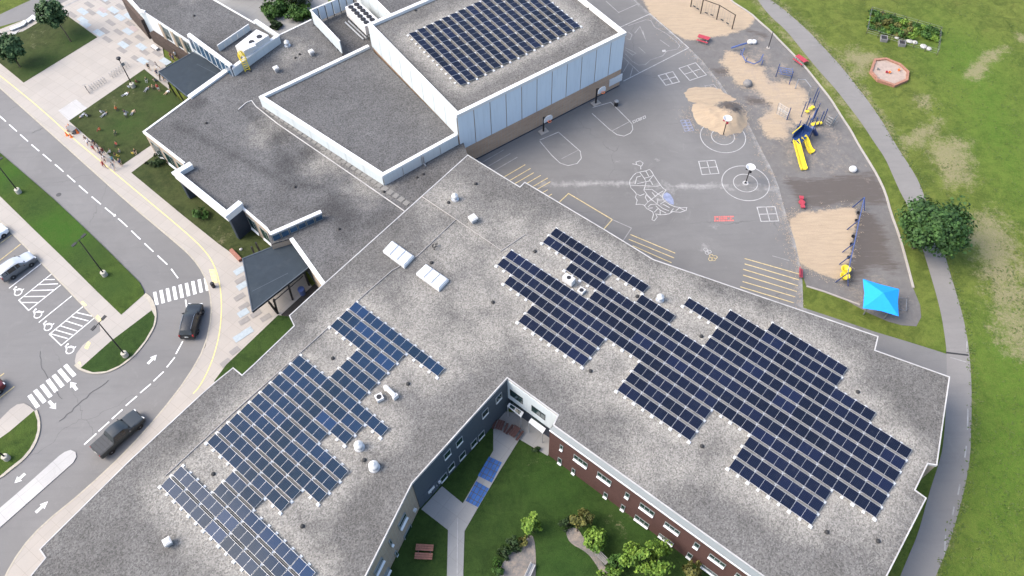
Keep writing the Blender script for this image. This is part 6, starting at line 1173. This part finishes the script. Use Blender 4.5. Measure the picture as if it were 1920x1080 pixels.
# shade sail
zs = 2.2; q = [P(1618, 523, zs), P(1686, 542, zs), P(1685, 593, zs), P(1618, 578, zs)]; ap = P(1656, 549, zs + 1.1)
t = empty('shade_canopy', (ap.x, ap.y, .03), label='bright blue pyramid shade canopy at the lower end of the playground', cat='shade canopy'); m = MB()
for i in range(4): 
    a, b = q[i], q[(i + 1) % 4]; mid = (a + b) / 2 + (ap - (a + b) / 2) * .07; m.add([a, mid, ap], [(0, 1, 2)]); m.add([mid, b, ap], [(0, 1, 2)])
m.build('canopy', M['sail'], t)
for p in q: e_ = p + (ap - p) * .42; MB().tube([(e_.x, e_.y, 0), (e_.x, e_.y, zs + .35)], .08, 6).build('post', M['steel'], t)
t = empty('metal_frame', P(1692, 569, .03), label='thin grey metal frame beside the blue shade canopy', cat='frame'); MB().tube(PL([(1686, 557), (1700, 561), (1699, 583), (1686, 580)], .6), .04, 5).build('rail', M['steel'], t)
for x, y in ((1700, 561), (1699, 583)): b = P(x, y, 0); MB().tube([(b.x, b.y, 0), (b.x, b.y, .6)], .04, 5).build('leg', M['steel'], t)
# octagonal sandbox
oc = PL(R_([(790, 455), (880, 447), (990, 492), (1053, 550), (1045, 615), (945, 658), (815, 615), (757, 550)], (1440, 0), 4), .0); c = sum(oc, Vector()) / 8
t = empty('sandbox', (c.x, c.y, .02), label='octagonal wooden sandbox with pinkish sand and orange toys', cat='sandbox'); cz = Vector((c.x, c.y, 0))
for i in range(8):
    a, b = oc[i], oc[(i + 1) % 8]; MB().prism([xy(a), xy(b), xy(b + (cz - b) * .13), xy(a + (cz - a) * .13)], -.05, .42).build('board', M['wood'], t)
MB().poly([Vector((*xy(p + (cz - p) * .1), .2)) for p in oc]).build('sand_fill', M['sand'], t)
for i, (x, y, m_) in enumerate(((910, 548, 'orange'), (980, 530, 'orange'), (888, 546, 'red'), (823, 523, 'gwood'), (825, 595, 'gwood'))):
    b = P(1440 + x / 4, y / 4, .2); o = MB().lathe((b.x, b.y, .2), [(.12, 0), (.2, .25), (.16, .25), (.1, .05)], 8).build('toy_bucket', M[m_]); tag(o, ('orange toy in the middle of the octagonal sandbox', 'orange toy at the upper right board of the sandbox', 'small red toy just left of the sandbox middle', 'grey toy left in the sandbox', 'grey toy by the lower left sandbox board')[i], 'toy')
# fenced garden bed
gz = PL(R_([(735, 255), (765, 95), (1285, 245), (1265, 415)], (1440, 0), 4), 0); t = empty('garden_fence', (gz[0].x, gz[0].y, 0), label='thin wire fence around the overgrown vegetable plot', cat='fence')
for i in range(4):
    a, b = gz[i], gz[(i + 1) % 4]; k = 3 if i % 2 == 0 else 6
    for j in range(k): q = a.lerp(b, j / k); MB().tube([(q.x, q.y, 0), (q.x, q.y, 1.1)], .045, 5).build('post', M['bark'], t)
    for z in (.35, .7, 1.05): MB().tube([(a.x, a.y, z), (b.x, b.y, z)], .012, 4).build('wire', M['steel'], t)
ctr = sum(gz, Vector()) / 4
k_ = 0
for row, (r_, nn_, rn) in enumerate(((.08, 15, 'back'), (.36, 16, 'middle'), (.64, 13, 'front'))):
    for j in range(nn_):
        sr = (j + .5) / nn_ * (1.0 if row < 2 else .62) + (0 if row < 2 else .02); q = gz[1].lerp(gz[2], sr).lerp(gz[0].lerp(gz[3], sr), r_ + rng.uniform(-.07, .07)); h = rng.uniform(.35, 1.0); lf = ('midleaf', 'midleaf', 'lime', 'midleaf', 'olive')[rng.randrange(5)]; k_ += 1
        pt = empty('garden_plant', (q.x, q.y, .02), label=f"leafy vegetable plant, {ORD[j]} from the left in the {rn} row of the fenced plot", cat='plant', group='plants in the fenced garden plot')
        local(leaf_cloud(MB(), (0, 0, h * .6), (rng.uniform(.55, .9), rng.uniform(.5, .8), h * .6), 150, .28), 'foliage', M[lf], pt); local(MB().tube([(0, 0, 0), (0, 0, h * .8)], .03, 4), 'stem', M['midleaf'], pt)
def crate(px, label, m_, rz=.0):
    t_ = empty('planter_box', P(*px, .02), rz, label=label, cat='planter')
    for s in (-1, 1): local(MB().box((0, s * .5, .25), (1.0, .08, .5)), 'board', M[m_], t_); local(MB().box((s * .46, 0, .25), (.08, .92, .5)), 'board', M[m_], t_)
    local(MB().box((0, 0, .2), (.84, .9, .34)), 'soil', M['drain'], t_)
crate(R_([(865, 300)], (1440, 0), 4)[0], 'grey planter box, left one outside the garden wire', 'gwood', -.25); crate(R_([(1000, 335)], (1440, 0), 4)[0], 'grey planter box, right one outside the garden wire', 'gwood', -.25)
for i, (x, y, w_) in enumerate(((965, 285, .6), (1060, 310, .9), (1100, 320, .7), (1165, 350, .9), (1205, 368, .7))):
    b = P(1440 + x / 4, y / 4, .02); o = MB().lathe((b.x, b.y, .02), [(w_ * .55, 0), (w_ * .6, .12), (w_ * .35, .24)], 7).build('flat_stone', M['stone']); tag(o, 'pale flat stone, ' + ORD[i] + ' from the left along the garden plot front', 'stone', 'pale stones at the garden plot')

# =================================================================== PLAZA THINGS
def rack(i, q, ang, grp):
    m = MB().tube([Vector((0, -.32, 0)), Vector((0, -.32, .62)), Vector((0, -.2, .82)), Vector((0, .2, .82)), Vector((0, .32, .62)), Vector((0, .32, 0))], .032, 5)
    return m
rm = rack(0, 0, 0, 0).mesh('bike_rack', M['steel'])
def racks(a, b, n, lb):
    A, B = P(*a, .11), P(*b, .11); d = B - A; ang = math.atan2(d.y, d.x)
    for i in range(n):
        o = bpy.data.objects.new('bike_rack', rm); COL.objects.link(o); o.location = A.lerp(B, i / (n - 1)); o.rotation_euler = (0, 0, ang); tag(o, lb % ORD[i], 'bike rack', 'hoop bike racks on the plaza')
racks((172, 168), (198, 153), 7, 'grey hoop bike rack, %s from the left in the lower plaza row'); racks((210, 145), (240, 124), 8, 'grey hoop bike rack, %s from the left in the row by the lamp')
def bicycle(px, rz, label, mat='black'):
    t_ = empty('bicycle', P(*px, .12), rz, label=label, cat='bicycle')
    for s in (-1, 1):
        w_ = empty('wheel', (s * .52, 0, .34)); w_.parent = t_; o = local(MB().tube([(cos(a) * .32, 0, sin(a) * .32) for a in np.linspace(0, 2 * pi, 17)], .03, 5, cap=False), 'tyre', M['black'], w_); local(MB().tube([(0, -.05, 0), (0, .05, 0)], .05, 6), 'hub', M['steel'], w_)
    local(MB().tube([(-.52, 0, .34), (-.15, 0, .85), (.35, 0, .85), (.0, 0, .32), (-.52, 0, .34)], .03, 5).tube([(.35, 0, .85), (.52, 0, .34)], .03, 5).tube([(-.15, 0, .85), (0, 0, .32)], .03, 5), 'frame', M[mat], t_)
    local(MB().box((-.2, 0, .95), (.26, .14, .06)), 'saddle', M['black'], t_); local(MB().tube([(.3, -.28, 1.0), (.33, 0, 1.0), (.3, .28, 1.0)], .025, 5), 'handlebar', M['steel'], t_)
bicycle((165, 171), 2.2, 'dark bicycle parked at the lower end of the bike racks')
c = P(137, 246, .12); t = empty('folding_wagon', c, -.6, label='grey folding wagon beside orange cones on the walk', cat='wagon'); m = MB().box((0, 0, .45), (1.4, .75, .4)); local(m, 'fabric_tub', M['gwood'], t)
for x in (-.5, .5):
    for y in (-.36, .36): local(MB().lathe((x, y, .16), [(.14, -.05), (.16, 0), (.14, .05)], 10), 'wheel', M['black'], t)
local(MB().tube([(.7, 0, .5), (1.2, 0, .95)], .03, 5), 'handle', M['black'], t)
cm = MB().box((0, 0, .02), (.38, .38, .04)).lathe((0, 0, .03), [(.15, 0), (.05, .6), (.03, .68)], 10).mesh('traffic_cone', M['orange'])
for (x, y), lb in (((128, 243), 'orange traffic cone left of the grey wagon'), ((126, 254), 'orange traffic cone nearest the drive kerb'), ((134, 257), 'orange traffic cone below the grey wagon'), ((146, 249), 'orange traffic cone right of the grey wagon'), ((131, 239), 'orange traffic cone above the grey wagon')):
    o = bpy.data.objects.new('traffic_cone', cm); COL.objects.link(o); o.location = P(x, y, .11); tag(o, lb, 'traffic cone', 'orange cones round the wagon')
# white barrier benches by the top lawn
for k, (pts, lb) in enumerate((([(22, 58), (44, 49), (50, 42)], 'white concrete ledge bending at the edge of the small lawn'), ([(52, 44), (63, 35), (75, 41)], 'white slatted seat beside the tall young tree'))):
    o_ = PL(pts, .11); t = empty('concrete_bench', (o_[1].x, o_[1].y, .11), label=lb, cat='seat'); MB().wallstrip(o_, .7, .35, .5).build('seat', M['white'], t)
    for p in o_: MB().box((p.x, p.y, .25), (.3, .3, .3)).build('leg', M['concrete'], t)
MB().prism([xy(p) for p in PL([(18, 52), (42, 42), (47, 45), (30, 64), (22, 66)], .1)], .02, .16).build('seat_pad', M['pale'], kind='structure')
t = empty('trash_bin', P(568, 551, .1), label='blue bin under the entrance canopy', cat='bin'); local(MB().lathe((0, 0, 0), [(.34, 0), (.42, 1.0)], 12), 'bin_body', M['blue'], t); local(MB().lathe((0, 0, 1.0), [(.44, 0), (.4, .1), (.1, .16)], 12), 'bin_lid', M['blue'], t)
t = empty('bollard_bin', P(401, 538, .11), label='small dark bin at the walk end of the crosswalk', cat='bin'); local(MB().lathe((0, 0, 0), [(.22, 0), (.25, .75)], 10), 'bin_body', M['black'], t); local(MB().lathe((0, 0, .75), [(.27, 0), (.2, .1)], 10), 'bin_lid', M['black'], t)
t = empty('rubble_stone', P(452, 468, .15), label='small white rock on the dim lawn near the canopy', cat='rock'); local(MB().lathe((0, 0, 0), [(.2, 0), (.22, .1), (.1, .2)], 7), 'rock', M['stone'], t)
tag(MB().wallstrip(PL([(434, 471), (452, 490)], .1), .45, .05, .55).build('low_wall', M['bench']), 'short low brick wall at the canopy corner', 'low wall')
for a, b, lb in (((257, 96), (266, 103), 'upper'), ((290, 96), (301, 103), 'lower')): 
    a2, b2 = PL([(a[0] + 30, a[1] - 8), (b[0] + 30, b[1] - 8)], .11); tt = empty('plaza_bench', ((a2 + b2) / 2), label=f'pale bench beside the office wall, {lb} one', cat='bench'); MB().wallstrip([a2, b2], .5, .4, .5).build('seat', M['white'], tt); MB().wallstrip([a2, b2], .35, .1, .4).build('plinth', M['concrete'], tt)

# =================================================================== CHILDREN ON THE LAWN
def person_mesh(pose):
    V, E, Rr = [], [], []
    def ad(p, r, parent=None):
        V.append(p); Rr.append(r); 
        if parent is not None: E.append((parent, len(V) - 1))
        return len(V) - 1
    if pose == 'sit': hip = ad((0, 0, .16), .105); ch = ad((-.03, 0, .42), .105, hip); nk = ad((-.02, 0, .56), .045, ch); hd = ad((0, 0, .66), .085, nk); ad((.01, 0, .76), .07, hd); legs = (((.22, s * .12, .26), (.42, s * .1, .05)) for s in (-1, 1)); arms = (((.08, s * .19, .34), (.2, s * .12, .24)) for s in (-1, 1)); sh = .5
    elif pose == 'lie': hip = ad((0, 0, .1), .1); ch = ad((-.3, 0, .11), .1, hip); nk = ad((-.46, 0, .11), .045, ch); hd = ad((-.57, 0, .13), .085, nk); ad((-.66, 0, .13), .07, hd); legs = (((.28, s * .1, .09), (.58, s * .14, .07)) for s in (-1, 1)); arms = (((-.25, s * .25, .08), (-.05, s * .3, .06)) for s in (-1, 1)); sh = None
    else:
        st = .17 if pose == 'walk' else .03
        hip = ad((0, 0, .68), .10); ch = ad((.01, 0, .98), .105, hip); nk = ad((.02, 0, 1.13), .045, ch); hd = ad((.03, 0, 1.23), .085, nk); ad((.03, 0, 1.33), .07, hd); legs = (((s * st + .03, s * .09, .37), (s * st * 1.5, s * .09, .05)) for s in (-1, 1)); arms = (((-s * st * .5, s * .21, .82), (-s * st * .9 + .05, s * .2, .62)) for s in (-1, 1)); sh = 1.06
    for s, (k, f_) in zip((-1, 1), legs): a = ad((V[hip][0] * .9, s * .08, V[hip][2]), .075, hip); b = ad(k, .052, a); c = ad(f_, .035, b); ad((f_[0] + (.11 if pose != 'lie' else .04), f_[1], max(.03, f_[2] - .02)), .03, c)
    for s, (k, f_) in zip((-1, 1), arms):
        a = ad((V[ch][0] + (.0 if pose != 'lie' else -.1), s * .14, V[ch][2] + (.07 if pose != 'lie' else 0)), .045, ch); b = ad(k, .034, a); c = ad(f_, .026, b); ad((f_[0] + .05, f_[1], f_[2] - .04), .022, c)
    me_ = bpy.data.meshes.new('p'); me_.from_pydata(V, E, []); o = bpy.data.objects.new('p', me_); COL.objects.link(o); sk = o.modifiers.new('s', 'SKIN'); me_.skin_vertices[0].data.foreach_set('radius', [q for r in Rr for q in (r, r)]); me_.skin_vertices[0].data[0].use_root = True
    ss = o.modifiers.new('u', 'SUBSURF'); ss.levels = 1; dg = bpy.context.evaluated_depsgraph_get(); dg.update(); out = bpy.data.meshes.new_from_object(o.evaluated_get(dg)); out.name = 'person'; bpy.data.objects.remove(o)
    sk_ = lambda c: c
    out.materials.clear(); [out.materials.append(None) for _ in range(4)]; hz = V[hip]; hdp = Vector(V[hd]); nkp = Vector(V[nk])
    for p in out.polygons:
        c = p.center; p.use_smooth = True
        if (c - hdp).length < .17: p.material_index = 3 if ((c - hdp).dot((hdp - nkp).normalized()) > .0 or c.x < hdp.x - .02) and not (c.x > hdp.x + .05 and c.z < hdp.z + .06) else 2
        elif (c - nkp).length < .06: p.material_index = 2
        elif abs(c.y) > .185 and pose != 'lie': p.material_index = 2
        elif (pose in ('sit',) and c.x > .08 and c.z < .4) or (pose == 'lie' and c.x > .02) or (pose in ('stand', 'walk') and c.z < .66): p.material_index = 1 if not (pose in ('stand', 'walk') and c.z < .34) else 2
        else: p.material_index = 0
    return out
PMS = {k: person_mesh(k) for k in ('sit', 'lie', 'stand', 'walk')}
CL = {n: plain('cloth_' + n, c, .85, var=.1) for n, c in dict(white=(.62, .62, .62), grey=(.22, .23, .24), black=(.018, .018, .02), red=(.42, .05, .04), orange=(.55, .14, .03), tan=(.45, .34, .22), teal=(.10, .24, .26), navy=(.03, .04, .10), yellow=(.6, .45, .08), darkred=(.16, .02, .02), green=(.07, .12, .06)).items()}
SKIN = plain('skin', (.42, .25, .17), .6, var=.05); HAIR = [plain('hair', c, .7, var=.1) for c in ((.03, .02, .015), (.12, .07, .035), (.35, .24, .11))]
def person(px, pose, shirt, pants, label, rz=None, scale=1.0, hair=None):
    o = bpy.data.objects.new('person', PMS[pose]); COL.objects.link(o); o.location = P(*px, .16 if px_in_lawn(px) else .11); o.rotation_euler = (0, 0, rng.random() * 6.28 if rz is None else rz); o.scale = (scale,) * 3
    for i, m_ in enumerate((CL[shirt], CL[pants], SKIN, HAIR[rng.randrange(3) if hair is None else hair])): o.material_slots[i].link = 'OBJECT'; o.material_slots[i].material = m_
    tag(o, label, 'person', 'children and staff in front of the school'); return o
LAWN2 = [(p.x, p.y) for p in PL([(271, 131), (130, 228), (176, 268), (229, 311), (300, 262), (345, 215), (345, 195), (325, 175)])]
def px_in_lawn(px): q = P(*px, .1); return sdf(np.array([[q.x, q.y]]), LAWN2)[0] > 0
z2 = lambda x, y: (120 + x / 5.142, 110 + y / 5.142)
for xy_, pose, sh, pa, lb in (((703, 235), 'sit', 'darkred', 'black', 'child in dark red sitting right beside the lamp post'), ((630, 285), 'sit', 'white', 'grey', 'child in white sitting just left of the lamp post'), ((592, 348), 'lie', 'white', 'grey', 'child in white lying below the lamp post'), ((920, 310), 'stand', 'red', 'white', 'child in a bright red top standing near the canopy posts'), ((995, 328), 'lie', 'white', 'tan', 'child in white lying next to the canopy post'), ((862, 285), 'sit', 'tan', 'black', 'child in tan sitting left of the red topped child'), ((872, 222), 'sit', 'tan', 'navy', 'child in tan sitting at the lawn top edge'), ((800, 215), 'sit', 'green', 'grey', 'child in green sitting near the lawn top corner'), ((798, 300), 'lie', 'grey', 'grey', 'child in grey lying in the upper lawn'), ((830, 112), 'stand', 'black', 'tan', 'person in black standing at the lawn top corner on the walk'), ((912, 102), 'walk', 'grey', 'white', 'person in grey walking beside the dark canopy edge'), ((910, 172), 'walk', 'navy', 'grey', 'person in navy at the canopy corner on the walk'), ((975, 215), 'stand', 'tan', 'black', 'person in tan standing under the canopy side'), ((508, 492), 'sit', 'orange', 'black', 'child in orange sitting alone in the lawn middle'), ((588, 525), 'sit', 'navy', 'grey', 'child in navy sitting in the central pair'), ((602, 552), 'sit', 'white', 'black', 'child in white with black trousers in the central pair'), ((665, 522), 'lie', 'tan', 'grey', 'child in tan lying right of the central pair'), ((362, 525), 'sit', 'white', 'grey', 'child in white sitting toward the bike rack side'), ((385, 545), 'lie', 'grey', 'grey', 'child in grey lying toward the bike rack side'), ((178, 550), 'lie', 'grey', 'white', 'child in grey lying at the left lawn corner'), ((225, 560), 'sit', 'white', 'black', 'child in white and black at the left lawn corner'), ((352, 690), 'sit', 'orange', 'darkred', 'child in orange red sitting near the wagon'), ((503, 725), 'sit', 'green', 'black', 'child in green sitting in the lower lawn'), ((512, 835), 'sit', 'red', 'black', 'child in red sitting above the lower group'),
                               ((452, 905), 'sit', 'white', 'grey', 'child in white at the left of the lower group'), ((545, 905), 'sit', 'grey', 'black', 'child in grey at the right of the lower group'), ((500, 942), 'sit', 'black', 'yellow', 'child in black and yellow at the front of the lower group'), ((545, 995), 'sit', 'teal', 'grey', 'child in teal sitting at the bottom lawn corner'), ((690, 905), 'sit', 'black', 'tan', 'child in black sitting by the side path'), ((668, 925), 'sit', 'yellow', 'tan', 'child in yellow sitting by the side path'), ((232, 812), 'walk', 'black', 'white', 'child in black and white walking below the wagon'), ((252, 828), 'walk', 'white', 'navy', 'child in white and navy walking below the wagon'), ((290, 812), 'sit', 'navy', 'black', 'child in navy sitting at the lawn lower left edge'), ((325, 870), 'stand', 'black', 'grey', 'child in black standing at the head of the walk group'), ((345, 880), 'walk', 'grey', 'black', 'child in grey walking at the head of the walk group'), ((305, 900), 'walk', 'red', 'tan', 'child in red walking on the yellow stripe'), ((392, 925), 'stand', 'darkred', 'black', 'child in dark red standing at the lawn edge'), ((372, 950), 'stand', 'navy', 'white', 'child in navy standing mid walk'), ((390, 975), 'walk', 'black', 'black', 'child all in black walking mid walk'), ((402, 992), 'stand', 'white', 'black', 'child in white top and black trousers mid walk'), ((398, 1052), 'walk', 'red', 'darkred', 'child in red walking at the bottom of the group'), ((485, 1002), 'stand', 'teal', 'black', 'child in teal standing near the lawn tip'), ((492, 1066), 'walk', 'grey', 'grey', 'person in grey walking below the lawn tip'), ((558, 1035), 'stand', 'navy', 'tan', 'child in navy and tan at the lawn tip')):
    person(z2(*xy_), pose, sh, pa, lb, scale=1.0 if pose != 'stand' and pose != 'walk' else 1.1)
for (x, y), sh, pa, lb in (((323, 112), 'darkred', 'black', 'person in dark red beside the office wall bench'), ((332, 109), 'white', 'black', 'person in white beside the plaza canopy'), ((328, 116), 'navy', 'black', 'person in navy close to the plaza canopy edge')): person((x, y), 'stand', sh, pa, lb, scale=1.15)

# =================================================================== LOOSE GROUND COVER
def scatter(name, pts, size, mat, k, z, label, up=.9):
    m = MB()
    for x, y in pts:
        for _ in range(k):
            s = size * rng.uniform(.5, 1.4); a = rng.random() * 6.28; nn = Vector((rng.gauss(0, 1 - up), rng.gauss(0, 1 - up), 1)).normalized(); u_ = nn.orthogonal().normalized(); v_ = nn.cross(u_); u_, v_ = u_ * cos(a) + v_ * sin(a), v_ * cos(a) - u_ * sin(a)
            c = Vector((x + rng.gauss(0, size), y + rng.gauss(0, size), z + rng.random() * size * .25)); m.add([c - u_ * s * .5, c - v_ * s * .22, c + u_ * s * .5, c + v_ * s * .22], [(0, 1, 2, 3)])
    m.build(name, M[mat], kind='stuff', label=label)
pe = resample(PLAY_EDGE, 300); pts = []
for _ in range(420): p = pe[rng.randrange(60, 300)]; pts.append((p.x - abs(rng.gauss(0, .9)), p.y + rng.gauss(0, .5)))
pc = P(1345, 220)
for _ in range(380): a = rng.random() * 6.28; r_ = rng.gauss(1.0, .16); pts.append((pc.x + cos(a) * 4.2 * r_, pc.y + sin(a) * 3.6 * r_))
sq = PL([(1478, 412), (1500, 398), (1608, 388), (1600, 440), (1583, 528), (1520, 506), (1490, 480)])
for _ in range(420): i = rng.randrange(len(sq)); p = sq[i].lerp(sq[(i + 1) % len(sq)], rng.random()); pts.append((p.x + rng.gauss(0, .6), p.y + rng.gauss(0, .6)))
scatter('scattered_chips', pts, .13, 'chips', 3, .04, 'loose tan wood chips scattered along the play area edges')
tp = []
for _ in range(520):
    q = P(rng.uniform(1560, 2000), rng.uniform(-20, 1120)); n_ = rng.randrange(3, 10)
    if min(lined(np.array([[q.x, q.y]]), TRAIL_L)[0], lined(np.array([[q.x, q.y]]), TRAIL_R)[0]) < 2.6: continue
    if sdf(np.array([[q.x, q.y]]), TRAIL_R + [P(2400, 1300), P(2400, -60)])[0] < .3: continue
    tp += [(q.x + rng.gauss(0, .8), q.y + rng.gauss(0, .8)) for _ in range(n_)]
tre = resample(TRAIL_R, 400)
for _ in range(700): p = tre[rng.randrange(400)]; tp.append((p.x + abs(rng.gauss(0, .35)) + .05, p.y + rng.gauss(0, .3)))
scatter('grass_tufts', tp, .24, 'tuft', 3, .05, 'ragged grass tufts and weeds across the right hand lawn', .6)
